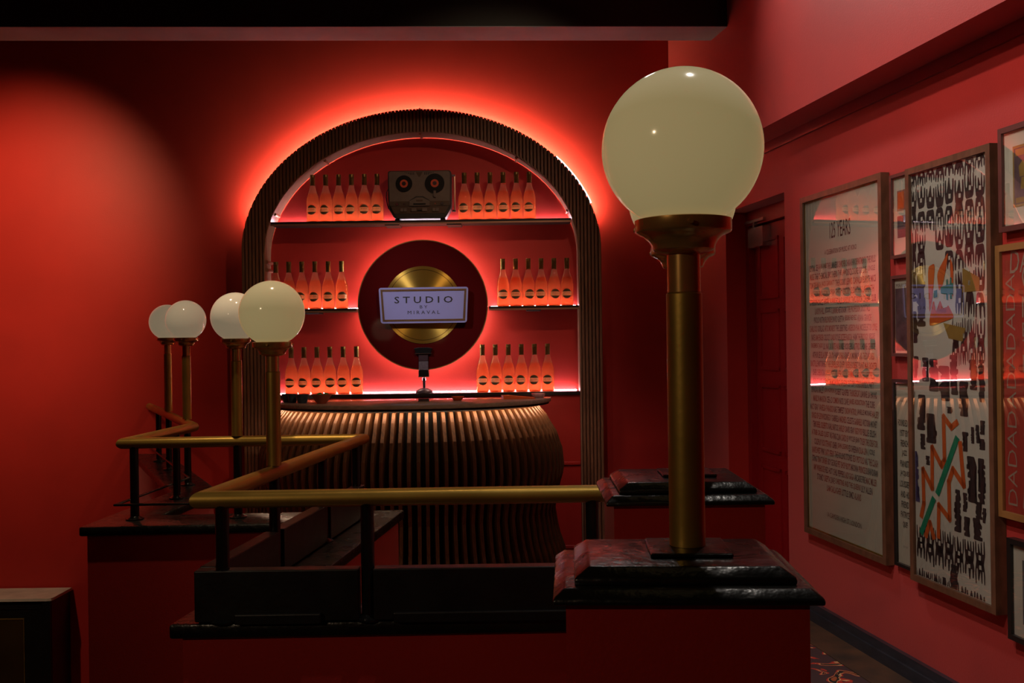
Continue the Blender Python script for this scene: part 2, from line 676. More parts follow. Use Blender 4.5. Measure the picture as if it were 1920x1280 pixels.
capL = offset_path([0.02, 0.075, 0.14, 0.11, 0.10])
capR = offset_path([-0.16, -0.135, -0.10, -0.10, -0.10])
bodL = offset_path([0.00, 0.050, 0.115, 0.09, 0.08])
bodR = offset_path([-0.14, -0.115, -0.08, -0.08, -0.08])
mid = offset_path([-0.06, -0.03, 0.02, 0.0, 0.0])
ZCAP = H - 0.672

# floors
bm = prism([(p.x, p.y) for p in mid] + [(xr(YB), YB), (xr(YF), YF), (0.40, YF)], -0.14, 0.0)
struct('floor', bm, 'carpet', 'patterned red and dark carpet on the landing')
s0 = 0.30
bm = bmesh.new()
prism([(xr(YB) - 0.19, YB - 0.02), (xr(YB) - 0.02, YB - 0.02), (xr(YF) - 0.02, YF + .02), (xr(YF) - 0.19, YF + .02)], 0.0, 0.004, bm=bm)
o = struct('trim_1', bm, 'carpet_border', 'dark blurred border of the carpet along the picture wall')
struct('floor.001', B((XL, xr(YF) + 0.4, YF, YB + 0.1, ZLOW - 0.1, ZLOW)), 'carpet_border', 'dark floor of the stairwell below')
# walls
struct('wall_back', B((XL, 1.6, YB, YB + 0.12, ZLOW, ZC)), 'red_paint', 'saturated red painted wall behind the bar')
struct('wall_left', B((XL - 0.12, XL, YF, YB, ZLOW, ZC)), 'red_paint', 'red painted wall of the stairwell')
struct('wall_front', B((XL, xr(YF) + 0.5, YF - 0.12, YF, ZLOW, ZC)), 'red_paint', 'red painted wall behind the viewer')
struct('ceiling', B((XL, xr(YF) + 0.5, YF, YB + 0.12, ZC, ZC + 0.1)), 'ceiling_paint', 'dark painted ceiling')

# right wall in wall coordinates (s, t, z) with a doorway
sJ, _ = on_wall(1475, 700)
sJ2 = sJ + 0.80
sEnd = (W0 + WD * 10).dot(WD) - W0.dot(WD)
s_far = (YB) / math.cos(TH) + 0.02
s_near = YF / math.cos(TH) - 0.3
zDoor = 2.07
ZSOF = H + 1.015


def wall_boxes(*bx):
    bm = bmesh.new()
    for s0, s1, t0, t1, z0, z1 in bx:
        vs = [bm.verts.new(wall_pt(s, t, z)) for s in (s0, s1) for t in (t0, t1) for z in (z0, z1)]
        for f in ((0, 1, 3, 2), (4, 6, 7, 5), (0, 4, 5, 1), (2, 3, 7, 6), (0, 2, 6, 4), (1, 5, 7, 3)):
            bm.faces.new([vs[i] for i in f])
    return bm


struct('wall_right', wall_boxes((s_near, sJ, -0.34, 0, ZLOW, ZC), (sJ2, s_far, -0.34, 0, ZLOW, ZC), (sJ, sJ2, -0.34, 0, zDoor, ZC),
                                (sJ, sJ2, -0.34, -0.20, ZLOW, zDoor)),
       'red_paint', 'red picture wall on the right with a recessed doorway')
bk = BULK * math.cos(TH)
struct('wall_right_upper', wall_boxes((s_near, s_far, 0.0, bk, ZSOF, ZC)), 'red_paint', 'red bulkhead standing out above the picture wall')
struct('trim_2', wall_boxes((s_near, s_far - 0.03, 0.0, 0.014, ZSOF - 0.05, ZSOF)), 'red_gloss', 'dark red strip under the bulkhead')  # thin darker red strip just below the bulkhead
struct('baseboard_right', wall_boxes((s_near, sJ, 0.0, 0.022, 0.0, 0.085), (s_near, sJ, 0.0, 0.034, 0.0, 0.05)), 'blue_grey_trim', 'dark blue grey skirting along the picture wall')

# door in the recess
door = struct('door_1', wall_boxes((sJ + 0.03, sJ2 - 0.05, -0.196, -0.155, 0.0, zDoor - 0.09)), 'red_gloss', 'glossy dark red panelled door in the recess')
for z0, z1 in ((0.12, 0.62), (0.70, 1.08), (1.16, 1.50), (1.56, 1.90)):
    for a, b in ((sJ + 0.10, sJ + 0.36), (sJ + 0.42, sJ2 - 0.12)):
        bm = wall_boxes((a, b, -0.155, -0.147, z0, z0 + 0.018), (a, b, -0.155, -0.147, z1 - 0.018, z1),
                        (a, a + 0.018, -0.155, -0.147, z0, z1), (b - 0.018, b, -0.155, -0.147, z0, z1))
        obj('panel_moulding', bm, 'red_gloss', door)
struct('trim_3', wall_boxes((sJ2 - 0.05, sJ2, -0.196, -0.12, 0, zDoor), (sJ, sJ2 - 0.05, -0.196, -0.12, zDoor - 0.085, zDoor),
                            (sJ, sJ + 0.03, -0.196, -0.12, 0, zDoor - 0.085)), 'red_gloss', 'dark red door lining')
dc = thing('door_closer', 'small grey steel door closer at the top of the dark red door', 'door closer')
obj('housing', wall_boxes((sJ2 - 0.28, sJ2 - 0.07, -0.1545, -0.105, 1.855, 1.965)), 'steel', dc)
obj('arm', wall_boxes((sJ2 - 0.30, sJ2 - 0.03, -0.118, -0.100, 1.995, 2.010)), 'steel', dc)
obj('pivot', wall_boxes((sJ2 - 0.17, sJ2 - 0.15, -0.118, -0.102, 1.96, 1.998)), 'steel', dc)

# beam across the top
zb = H + ray(1368, 50)[1] * 5.26
b_fr = at(1368, 50, 5.26)
b_fl = on_z(0, 51, zb)
b_bl = on_z(0, 76, zb)
b_br = on_z(1340, 76, zb)
dl = (b_fl - b_fr)
ext = lambda p: p + dl.normalized() * 1.25
pts = [(b_fr.x, b_fr.y), (b_br.x, b_br.y), (ext(b_bl).x, ext(b_bl).y), (ext(b_fl).x, ext(b_fl).y)]
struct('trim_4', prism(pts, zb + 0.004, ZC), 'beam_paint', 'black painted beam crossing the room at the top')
struct('trim_5', prism(pts, zb, zb + 0.004), 'beam_soffit', 'underside of the black beam, tinted blue-green against red bounce light')

# ------------------------------------------------------------------ parapet (plinth) with black cap
par = struct('wall_parapet', prism([(p.x, p.y) for p in bodL] + [(p.x, p.y) for p in reversed(bodR)], ZLOW, ZCAP - 0.036), 'red_paint',
             'low red parapet wall zigzagging under the brass handrail')
obj('cap', prism([(p.x, p.y) for p in capL] + [(p.x, p.y) for p in reversed(capR)], ZCAP - 0.036, ZCAP, bevel=0.007), 'black_gloss', par, smooth=30)

YPB = 0.191 * F / 300.0 * 1.5 + 0.107
xa_, xb_, ye_ = rA.x - 0.10, rA.x + 0.10, min(capL[0].y, capR[0].y) - 0.002
par2 = struct('wall_parapet.001', B((xa_ + 0.02, xb_ - 0.02, YPB, ye_, ZLOW, ZCAP - 0.036)), 'red_paint', 'short return of the low red parapet behind the second pedestal')
obj('cap', B((xa_, xb_, YPB, ye_, ZCAP - 0.036, ZCAP)), 'black_gloss', par2)

# ------------------------------------------------------------------ balustrade
bal = thing('balustrade', 'brass handrail on black posts zigzagging across the black parapet cap', 'balustrade')
RT = 0.0215
YPED2 = 0.191 * F / 300.0 * 1.5            # the rail returns into the back of the second pedestal
obj('handrail', tube([Vector((rA.x, YPED2 + 0.105, ZR))] + [p for p in path], RT, 20), 'brass', bal, smooth=40)


def post_mesh(r, z0, z1, seg=16):
    return tube([(0, 0, z0), (0, 0, z1)], r, seg)


post_me = None


def add_post(p, flange=True):
    global post_me
    if post_me is None:
        bm = post_mesh(0.0165, 0.0, ZR - ZCAP - RT * 0.6)
        finish(bm, 40)
        post_me = bpy.data.meshes.new('post')
        bm.to_mesh(post_me)
        bm.free()
        post_me.materials.append(M['black_tube'])
    o = obj('post', post_me, None, bal, loc=(p.x, p.y, ZCAP))
    if flange:
        obj('flange', lathe([(0.0, 0), (0.034, 0), (0.034, 0.005), (0.022, 0.010), (0.0172, 0.014)], 18), 'black_tube', o, smooth=35)
    return o


def on_seg(a, b, px):
    """point of segment a-b seen at column px (at its own height)"""
    lo, hi = 0.0, 1.0
    f = lambda t: 960 + F * ((a.lerp(b, t).x * CR - (a.lerp(b, t).z - H) * SR) / a.lerp(b, t).y) - px
    for _ in range(50):
        m = (lo + hi) / 2
        if f(lo) * f(m) <= 0:
            hi = m
        else:
            lo = m
    return a.lerp(b, (lo + hi) / 2)


pB = on_seg(rA, rB, 416)
pAB = on_seg(rA, rB, 688)
p1 = on_seg(rB, rC, 514)
p2 = on_seg(rB, rC, 604)
pC = on_seg(rB, rC, 667)
for p in (pB, pAB, on_seg(rA, rB, 1110), p1, p2, pC):
    add_post(p)
pCD = on_seg(rC, rD, 445)
pD = on_seg(rC, rD, 251)
pDE = on_seg(rD, rE, 330)
pE = on_seg(rE, rF, 351)
pE2 = on_seg(rE, rF, 316)
pE3 = on_seg(rE, rF, 297)
for p in (pCD, pD, pDE, pE, pE2, pE3):
    add_post(p)

# thin low rod along the far runs
zrod = ZCAP + 0.062
rod = [Vector((q.x, q.y, zrod)) for q in offset_path([0.0, 0.0, 0.025, 0.025, 0.025])][2:]
rod[0] = rod[0].lerp(rod[1], 0.02)
rod[-1] = rod[-1].lerp(rod[-2], 0.02)
obj('lower_rod', tube(rod, 0.0055, 8), 'black_tube', bal, smooth=50)


# dark boards between the posts
def board(a, b, z0, z1, th, name='panel'):
    d = (b - a).to_2d().normalized()
    n = Vector((-d.y, d.x)) * th / 2
    a2, b2 = a.to_2d(), b.to_2d()
    q = [a2 + n, b2 + n, b2 - n, a2 - n]
    return obj(name, prism([(v.x, v.y) for v in q], z0, z1, bevel=0.003), 'black_satin', bal)


ZP = ZCAP + 0.128
offAB = Vector((0, 0.0, 0))
xB0 = at(368, 1050, rB.y).x
f1 = at(674, 1046, rB.y).x
f2 = at(701, 1043, rB.y).x
board(Vector((xB0, rB.y, 0)), Vector((f1, rB.y, 0)), ZCAP + 0.004, ZP, 0.042)
board(Vector((f2, rB.y, 0)), Vector((rA.x - 0.01, rB.y, 0)), ZCAP + 0.004, ZP, 0.042)
board(Vector((xB0 + 0.10, rB.y - 0.030, 0)), Vector((f1 - 0.09, rB.y - 0.030, 0)), ZCAP + 0.001, ZCAP + 0.026, 0.014, 'kick_strip')
board(Vector((f2 + 0.05, rB.y - 0.030, 0)), Vector((rA.x - 0.02, rB.y - 0.030, 0)), ZCAP + 0.001, ZCAP + 0.026, 0.014, 'kick_strip')
dBC = (rC - rB).normalized()
g = 0.022
startBC = rB + dBC * 0.03
board(startBC, p1 - dBC * g, ZCAP + 0.004, ZP, 0.042)
board(p1 + dBC * g, p2 - dBC * g, ZCAP + 0.004, ZP, 0.042)
board(p2 + dBC * g, rC - dBC * 0.06, ZCAP + 0.004, ZP, 0.042)


# ------------------------------------------------------------------ globe lamps
GD = 0.191


def globe_lamp(p, z_base, z_globe, label, opal, gd=GD, group='white globe lamps on brass posts', rail=None):
    R = gd / 2
    t = thing('globe_lamp', label, 'lamp', (p.x, p.y, z_base), 0, group)
    zc = z_globe - z_base
    rp = 0.0213
    zf = zc - R * 0.955                      # underside of globe opening
    zn = zf - 0.032
    pb = (lathe([(0, 0), (rp, 0), (rp, zn - 0.050), (rp - 0.002, zn - 0.048), (0, zn - 0.048)], 24))
    if rail is not None:                     # lower end stands on top of the round rail
        for v in pb.verts:
            if v.co.z < 1e-6:
                v.co.z = RT + 0.0003
    obj('post', pb, 'brass', t, smooth=40)
    obj('collar', lathe([(0, zn - 0.048), (rp - 0.0015, zn - 0.048), (rp - 0.0015, zn), (0, zn)], 24), 'brass_polished', t, smooth=40)
    rg = R * 0.60
    gal = obj('gallery', lathe([(0, zn - 0.003), (rp + 0.001, zn - 0.003), (rg * 0.60, zn + 0.001), (rg * 0.64, zn + 0.003), (rg * 0.66, zn + 0.008),
                                (rg * 0.72, zn + 0.014), (rg * 0.82, zn + 0.019), (rg * 0.97, zn + 0.0225), (rg, zn + 0.025), (rg, zf + 0.006),
                                (rg * 0.95, zf + 0.007), (0, zf + 0.003)], 36), 'brass_polished', t, smooth=35)
    for k in range(3):
        a = 2 * PI * k / 3 + 0.5
        bm = tube([(rg * 0.92 * math.cos(a), rg * 0.92 * math.sin(a), zf - 0.002), (rg * 1.10 * math.cos(a), rg * 1.10 * math.sin(a), zf - 0.002)], 0.0030, 8)
        obj('set_screw', bm, 'brass_polished', gal, smooth=50)
    prof = [(0, zf + 0.004)]
    a0 = math.acos(-(zc - zf - 0.004) / R) if (zc - zf - 0.004) < R else PI
    n = 30
    for k in range(n + 1):
        a = a0 * (1 - k / n)
        prof.append((R * math.sin(a), zc + R * math.cos(a)))
    prof[-1] = (0, zc + R)
    obj('globe', lathe(prof, 48), opal, t, smooth=60)
    return t


def zg(px, py, p):
    return H + ray(px, py)[1] * p.y


for p, rdir, gx, gy, lab, op in ((p1, (rC - rB).to_2d().normalized(), 503, 587, "white globe lamp in front of the arch's left leg, largest of the left four", 'opal'),
                           (pCD, (rD - rC).to_2d().normalized(), 438, 594, 'white globe lamp half hidden behind the largest of the left four globes', 'opal_far'),
                           (pE, (rF - rE).to_2d().normalized(), 345, 600, 'white globe lamp on the left rail, larger of the far pair', 'opal_far'),
                           (pE2, (rF - rE).to_2d().normalized(), 304, 604, 'smallest and farthest white globe lamp by the red wall', 'opal_far')):
    globe_lamp(p, ZR, zg(gx, gy, p), lab, op, rail=rdir)

# ------------------------------------------------------------------ pedestals in front


def pedestal(cx, cy, wx, dy, ztop, rot, label, zbot, px_=0.014, py_=0.01):
    t = thing('pedestal', label, 'pedestal', (cx, cy, zbot), rot, 'red pedestals with black stepped caps')
    zt = ztop - zbot
    hx, hy = wx / 2, dy / 2

    def step(hx0, hy0, z0, hx1, hy1, z1):
        bm = bmesh.new()
        lo = [bm.verts.new((sx * hx0, sy * hy0, z0)) for sx, sy in ((-1, -1), (1, -1), (1, 1), (-1, 1))]
        mi = [bm.verts.new((sx * hx0, sy * hy0, z0 + (z1 - z0) * 0.42)) for sx, sy in ((-1, -1), (1, -1), (1, 1), (-1, 1))]
        hi = [bm.verts.new((sx * hx1, sy * hy1, z1)) for sx, sy in ((-1, -1), (1, -1), (1, 1), (-1, 1))]
        bm.faces.new(lo[::-1])
        bm.faces.new(hi)
        for a, b in ((lo, mi), (mi, hi)):
            for i in range(4):
                j = (i + 1) % 4
                bm.faces.new((a[i], a[j], b[j], b[i]))
        bmesh.ops.recalc_face_normals(bm, faces=bm.faces)
        bmesh.ops.bevel(bm, geom=list(bm.edges), offset=0.0025, segments=2, affect='EDGES', profile=0.5)
        return bm
    obj('body', B((-hx + 0.014, hx - 0.014, -hy + 0.014, hy - 0.014, 0, zt - 0.030)), 'red_paint', t)
    obj('lower_cap', step(hx, hy, zt - 0.031, hx - 0.012, hy - 0.012, zt - 0.0145), 'black_gloss', t, smooth=30)
    obj('upper_cap', step(hx - 0.024, hy - 0.024, zt - 0.0147, hx - 0.040, hy - 0.036, zt + 0.004), 'black_gloss', t, smooth=30)
    obj('post_plate', B((-0.047 + px_, 0.047 + px_, -0.047 + py_, 0.047 + py_, zt + 0.0042, zt + 0.0092), bevel=0.0015), 'black_gloss', t)
    return t


# near one: globe is 300 px wide
Y1 = GD * F / 300.0
q1 = at(1289, 1026, Y1)
zt1 = q1.z - 0.006
pedestal(q1.x - 0.015, Y1 - 0.012, 0.290, 0.225, zt1, math.radians(-3.2), 'large red pedestal with black stepped cap in the foreground', 0.0)
globe_lamp(Vector((q1.x, Y1, 0)), zt1 + 0.0095, H + ray(1287, 279)[1] * Y1, 'largest white globe lamp on a brass post in the foreground', 'opal')
# second one right behind it
Y2 = Y1 * 1.50
q2 = at(1286, 889, Y2)
zt2 = q2.z - 0.004
pedestal(q2.x - 0.013, Y2 - 0.005, 0.280, 0.25, zt2, math.radians(-1.0), 'red pedestal with black stepped cap behind the foreground one', 0.0)
globe_lamp(Vector((q2.x, Y2, 0)), zt2 + 0.0095, H + ray(1284, 374)[1] * Y2, 'white globe lamp almost hidden behind the largest globe', 'opal')

# ------------------------------------------------------------------ arch
YA = 6.08
ac = at(790, 474, YA)
AXO, AZO = 338 / F * YA, 270 / F * YA
AXI, AZI = 295 / F * YA, 227 / F * YA
arch = thing('arch_surround', 'dark walnut fluted arch framing the back bar with a glowing edge', 'arch', (ac.x, YA, 0))
zc0 = ac.z
zo = lambda x: zc0 + AZO * math.sqrt(max(0.0, 1 - (x / AXO) ** 2))
zi = lambda x: (zc0 + AZI * math.sqrt(max(0.0, 1 - (x / AXI) ** 2))) if abs(x) < AXI else 0.0
NS = 102
pitch = 2 * AXO / NS
for k in range(NS):
    x0 = -AXO + k * pitch
    w = pitch * 0.86
    xs = [x0 + pitch * 0.07 + w * t for t in (0, 0.14, 0.5, 0.86, 1)]
    ys = [0.007, 0.0, -0.001, 0.0, 0.007]
    xm = x0 + pitch / 2
    inside = abs(xm) < AXI
    bm = bmesh.new()
    top = [bm.verts.new((x, y, zo(x))) for x, y in zip(xs, ys)]
    bot = [bm.verts.new((x, y, max(zi(x), zc0) if inside else 0.0)) for x, y in zip(xs, ys)]
    topb = [bm.verts.new((x, 0.020, zo(x))) for x in (xs[0], xs[-1])]
    botb = [bm.verts.new((x, 0.020, max(zi(x), zc0) if inside else 0.0)) for x in (xs[0], xs[-1])]
    for i in range(4):
        bm.faces.new((bot[i], bot[i + 1], top[i + 1], top[i]))
    bm.faces.new((bot[-1], botb[1], topb[1], top[-1]))
    bm.faces.new((botb[0], bot[0], top[0], topb[0]))
    bm.faces.new((botb[1], botb[0], topb[0], topb[1]))
    bm.faces.new(top + [topb[1], topb[0]])
    bm.faces.new(bot[::-1] + [botb[0], botb[1]])
    obj('slat', bm, 'walnut_dark', arch, smooth=60)


def arch_ring(axo, azo, axi, azi, y0, y1, zbot=0.0, n=48, a0=0.0, a1=PI):
    bm = bmesh.new()

    def line(ax, az):
        p = [(ax, zbot)] if zbot is not None else []
        for k in range(n + 1):
            a = a0 + (a1 - a0) * k / n
            p.append((ax * math.cos(a), zc0 + az * math.sin(a)))
        if zbot is not None:
            p.append((-ax, zbot))
        return p
    o_, i_ = line(axo, azo), line(axi, azi)
    V = [[bm.verts.new((p[0], y, p[1])) for p in L] for L in (o_, i_) for y in (y0, y1)]
    of, ob, if_, ib = V
    m = len(o_)
    for i in range(m - 1):
        bm.faces.new((of[i], of[i + 1], if_[i + 1], if_[i]))
        bm.faces.new((ob[i], ib[i], ib[i + 1], ob[i + 1]))
        bm.faces.new((of[i], ob[i], ob[i + 1], of[i + 1]))
        bm.faces.new((if_[i], if_[i + 1], ib[i + 1], ib[i]))
    bm.faces.new((of[0], if_[0], ib[0], ob[0]))
    bm.faces.new((of[-1], ob[-1], ib[-1], if_[-1]))
    return bm


obj('frame', arch_ring(AXO - 0.004, AZO - 0.004, AXI + 0.006, AZI + 0.006, 0.0202, 0.118), 'walnut_dark', arch, smooth=30)
obj('liner', arch_ring(AXI + 0.0058, AZI + 0.0058, AXI - 0.002, AZI - 0.002, 0.004, 0.166), 'oak_liner', arch, smooth=30)
# light strip hidden behind the outer edge of the round part
obj('edge_light', arch_ring(AXO - 0.012, AZO - 0.012, AXO - 0.022, AZO - 0.022, 0.1185, 0.1265, zbot=None, a0=math.radians(16), a1=math.radians(164)), 'led_warm', arch)
obj('edge_light', arch_ring(AXO + 0.0075, AZO + 0.0075, AXO + 0.0005, AZO + 0.0005, 0.012, 0.030, zbot=None, a0=math.radians(19.5), a1=math.radians(41)), 'led_strip_white', arch)
obj('top_clip', tube([(0, 0.03, zc0 + AZO + 0.006), (0, 0.06, zc0 + AZO + 0.006)], 0.008, 8), 'steel', arch, smooth=50)
for a in (20, 52, 90, 128, 160):
    r = math.radians(a)
    bm = tube([((AXI - 0.006) * math.cos(r), 0.03, zc0 + (AZI - 0.006) * math.sin(r)), ((AXI - 0.006) * math.cos(r), 0.14, zc0 + (AZI - 0.006) * math.sin(r))], 0.009, 8)
    obj('joint_clip', bm, 'copper_trim', arch, smooth=50)
for z in (zc0 - 0.04, zc0 - 0.09):
    bm = tube([(-AXI + 0.010, 0.02, z), (-AXI + 0.010, 0.15, z)], 0.011, 8)
    obj('joint_clip', bm, 'copper_trim', arch, smooth=50)

XA0, XA1 = ac.x - AXI + 0.004, ac.x + AXI - 0.004

# ------------------------------------------------------------------ shelves
YBT = 6.145                                 # bottle line


def shelf(x0, x1, ztop, label, y0=6.086, cup=0.02, light=(0, 0)):
    t = thing('bottle_shelf', label, 'shelf', ((x0 + x1) / 2, YB, ztop), 0, 'bottle shelves in the arch')
    hx = (x1 - x0) / 2
    yf = y0 - YB
    obj('board', B((-hx, hx, yf, -0.004, -0.020, 0), bevel=0.002), 'shelf_dark', t)
    obj('edge_trim', B((-hx, hx, yf - 0.004, yf - 0.0005, -0.024, -0.014)), 'copper_trim', t)
    obj('light_strip', B((-hx + 0.01 + light[0], hx - 0.01 - light[1], -0.024, -0.014, 0.0005, 0.0055)), 'led_white', t)
    n = 2 if hx > 0.5 else 1
    for k in range(n):
        x = (-0.18 if k == 0 else 0.20) if n == 2 else 0.0
        obj('bracket', B((x - 0.045, x + 0.045, yf + 0.02, -0.005, -0.030, -0.0205), bevel=0.002), 'shelf_dark', t)
    return t


zs_top = at(790, 414.5, YBT).z
hw = AXI * math.sqrt(max(0, 1 - ((zs_top - zc0) / AZI) ** 2)) - 0.006
shelf(ac.x - hw, ac.x + hw, zs_top, 'long top shelf across the arch carrying bottles and tape recorder')
zs_mid = at(790, 576.5, YBT).z
shelf(XA0, at(671, 578, YBT).x, zs_mid, 'short middle shelf to the left of the gold record')
shelf(at(917, 576, YBT).x, XA1, zs_mid, 'short middle shelf to the right of the gold record')
zs_low = at(790, 736.5, YBT).z
bc = thing('back_counter', 'red panelled back counter with dark top below the gold record', 'counter', ((XA0 + XA1) / 2, YB, 0))
hx = (XA1 - XA0) / 2
obj('body', B((-hx, hx, -0.16, -0.004, 0.0, zs_low - 0.022)), 'red_paint', bc)
obj('top', B((-hx, hx, -0.172, -0.004, zs_low - 0.0218, zs_low), bevel=0.002), 'shelf_dark', bc)
obj('light_strip', B((-hx + 0.01, hx - 0.01, -0.030, -0.016, zs_low + 0.0005, zs_low + 0.0055)), 'led_white', bc)
for z in (0.58, 0.07):
    obj('moulding', B((-hx + 0.002, hx - 0.002, -0.172, -0.1602, z, z + 0.022), bevel=0.004), 'red_paint', bc)

# ------------------------------------------------------------------ bottles
BH = 0.293
bot = thing('wine_bottle', 'x', 'bottle', (0, 0, -5), 0, 'rose wine bottles on the bar shelves')
R0 = 0.0382
prof = [(0, 0.012), (0.020, 0.008), (0.032, 0.0), (0.0365, 0.002), (R0, 0.008), (R0, 0.120), (0.0370, 0.140), (0.0325, 0.160), (0.0255, 0.182),
        (0.0190, 0.203), (0.0158, 0.220), (0.0142, 0.236), (0.0, 0.236)]
obj('glass', lathe(prof, 24), 'rose_glass', bot, smooth=50)
obj('capsule', lathe([(0.0146, 0.226), (0.0150, 0.2265), (0.0152, 0.272), (0.0160, 0.273), (0.0160, 0.277), (0.0150, 0.278), (0.0150, 0.2925), (0.0, BH)], 18), 'foil_gold', bot, smooth=40)


def curved_patch(outline, r, hz, n=1):
    """patch on the bottle front: outline of (angle-width u, z)"""
    bm = bmesh.new()
    vs = [bm.verts.new((r * math.sin(u / r), -r * math.cos(u / r), z)) for u, z in outline]
    return bm, vs


ZL = 0.073
bm = bmesh.new()
n = 20
RL = 0.0295
for sg in (-1, 1):
    cols = []
    um = math.sqrt(RL * RL - 0.0118 ** 2)
    for k in range(n + 1):
        u = -um + 2 * um * k / n
        hgt = max(0.0119, math.sqrt(max(0, RL * RL - u * u)))
        r = R0 + 0.0006
        cols.append([bm.verts.new((r * math.sin(u / r), -r * math.cos(u / r), ZL + sg * hh_)) for hh_ in (0.0118, hgt)])
    for a, b in zip(cols, cols[1:]):
        bm.faces.new((a[0], b[0], b[1], a[1]))
obj('label', bm, 'label_dark', bot)
bm = bmesh.new()
cols = []
for k in range(17):
    u = -0.0315 + 0.063 * k / 16
    r = R0 + 0.0011
    cols.append([bm.verts.new((r * math.sin(u / r), -r * math.cos(u / r), ZL + zz)) for zz in (-0.0125, 0.0125)])
for a, b in zip(cols, cols[1:]):
    bm.faces.new((a[0], b[0], b[1], a[1]))
band = obj('label_band', bm, 'label_cream', bot)
bm = text_bm('STUDIO', 0.040, 0.0070, 0, ZL + 0.003, 0)
for v in bm.verts:
    u = v.co.x
    r = R0 + 0.0017
    v.co.x, v.co.y = r * math.sin(u / r), -r * math.cos(u / r)
obj('lettering', bm, 'ink_brown', band)
bm = text_bm('BY MIRAVAL', 0.026, 0.0032, 0, ZL - 0.006, 0)
for v in bm.verts:
    u = v.co.x
    r = R0 + 0.0017
    v.co.x, v.co.y = r * math.sin(u / r), -r * math.cos(u / r)
obj('lettering', bm, 'ink_brown', band)

rows = [
    ('on the top shelf left of the tape recorder', zs_top, [586.6, 611, 635.4, 659.4, 683.5, 707.3], 372),
    ('on the top shelf right of the tape recorder', zs_top, [870.8, 894.9, 919.1, 943.6, 968.4, 992.6], 366),
    ('on the middle shelf left of the gold record', zs_mid, [518, 542, 566.5, 591, 616, 641], 535),
    ('on the middle shelf right of the gold record', zs_mid, [943, 967, 990.8, 1014.8, 1039, 1063], 530),
    ('on the counter left of the microphone', zs_low, [546.5, 570.5, 595, 619, 644, 669], 693),
    ('on the counter right of the microphone', zs_low, [904.8, 929, 953.5, 977.8, 1002.5, 1027], 689),
]
ordn = ['leftmost', 'second from left', 'third from left', 'third from right', 'second from right', 'rightmost']
first = True
for lab, z, xs, yy in rows:
    for k, px in enumerate(xs):
        o = bot if first else copy_tree(bot)
        first = False
        x = at(px, yy, YBT).x
        o.location = (x, YBT - 0.004, z + 0.0006)
        o.rotation_euler = (0, 0, random.uniform(-0.22, 0.22))
        o['label'] = 'rose wine bottle %s, %s' % (lab, ordn[k])

# ------------------------------------------------------------------ gold record with sign
YR = 6.13
rc = at(793, 571.5, YR)
RR = 122 / F * YR
rec = thing('wall_record', 'oversized dark record with gold centre and glowing rim on the wall', 'record', (rc.x, YR, rc.z))
obj('disc', lathe([(0, -0.004), (RR - 0.006, -0.004), (RR - 0.006, 0.010), (0, 0.010)], 72, axis='y'), 'record_lacquer', rec, smooth=40)
obj('rim', lathe([(RR - 0.006, -0.006), (RR, -0.006), (RR, 0.0115), (RR - 0.006, 0.0115), (RR - 0.006, -0.006)], 72, axis='y'), 'brass_polished', rec, smooth=40)
obj('gold_centre', lathe([(0, 0.0102), (72.6 / F * YR, 0.0102), (72.6 / F * YR, 0.0135), (0, 0.0135)], 64, axis='y'), 'gold_record', rec, smooth=40)
rl = RR - 0.035
ringpath = [(rl * math.cos(2 * PI * k / 64), 0.040, rl * math.sin(2 * PI * k / 64)) for k in range(64)]
bm = bmesh.new()
vo = [[bm.verts.new((r_ * math.cos(2 * PI * k / 64), y_, r_ * math.sin(2 * PI * k / 64))) for k in range(64)] for r_, y_ in ((rl - 0.006, 0.03), (rl, 0.03), (rl, 0.042), (rl - 0.006, 0.042))]
for i in range(4):
    a, b = vo[i], vo[(i + 1) % 4]
    for k in range(64):
        j = (k + 1) % 64
        bm.faces.new((a[k], a[j], b[j], b[k]))
obj('halo_light', bm, 'led_record', rec)
obj('wall_mount', lathe([(0, -0.118), (0.10, -0.118), (0.10, -0.0045), (0, -0.0045)], 24, axis='y'), 'shelf_dark', rec, smooth=40)

YS = 6.085
sc_ = at(794.5, 572, YS)
sgn = thing('name_sign', 'pale lavender sign plate with STUDIO lettering across the gold record', 'sign', (sc_.x, YS, sc_.z))
wt, wb_, hh = 168 / F * YS / 2, 161 / F * YS / 2, 67 / F * YS / 2


def round_poly(pts, r, n=5):
    out = []
    m = len(pts)
    for i in range(m):
        p0, p, p1_ = Vector(pts[i - 1]), Vector(pts[i]), Vector(pts[(i + 1) % m])
        a = p + (p0 - p).normalized() * r
        b = p + (p1_ - p).normalized() * r
        for k in range(n + 1):
            t = k / n
            out.append(tuple(a * (1 - t) ** 2 + p * 2 * t * (1 - t) + b * t * t))
    return out


def trap(i):
    return [(-wb_ + i, -hh + i), (wb_ - i, -hh + i), (wt - i, hh - i), (-wt + i, hh - i)]


obj('plate', prism(round_poly(trap(0), 0.018), -0.008, 0.004, axis='y'), 'sign_plate', sgn)


def ring_bm(po, pi_, y0, y1):
    bm = bmesh.new()
    L = [[bm.verts.new((p[0], y, p[1])) for p in P] for P in (po, pi_) for y in (y0, y1)]
    n = len(po)
    for i in range(n):
        j = (i + 1) % n
        bm.faces.new((L[0][i], L[0][j], L[2][j], L[2][i]))
        bm.faces.new((L[1][i], L[3][i], L[3][j], L[1][j]))
        bm.faces.new((L[0][i], L[1][i], L[1][j], L[0][j]))
        bm.faces.new((L[2][i], L[2][j], L[3][j], L[3][i]))
    return bm


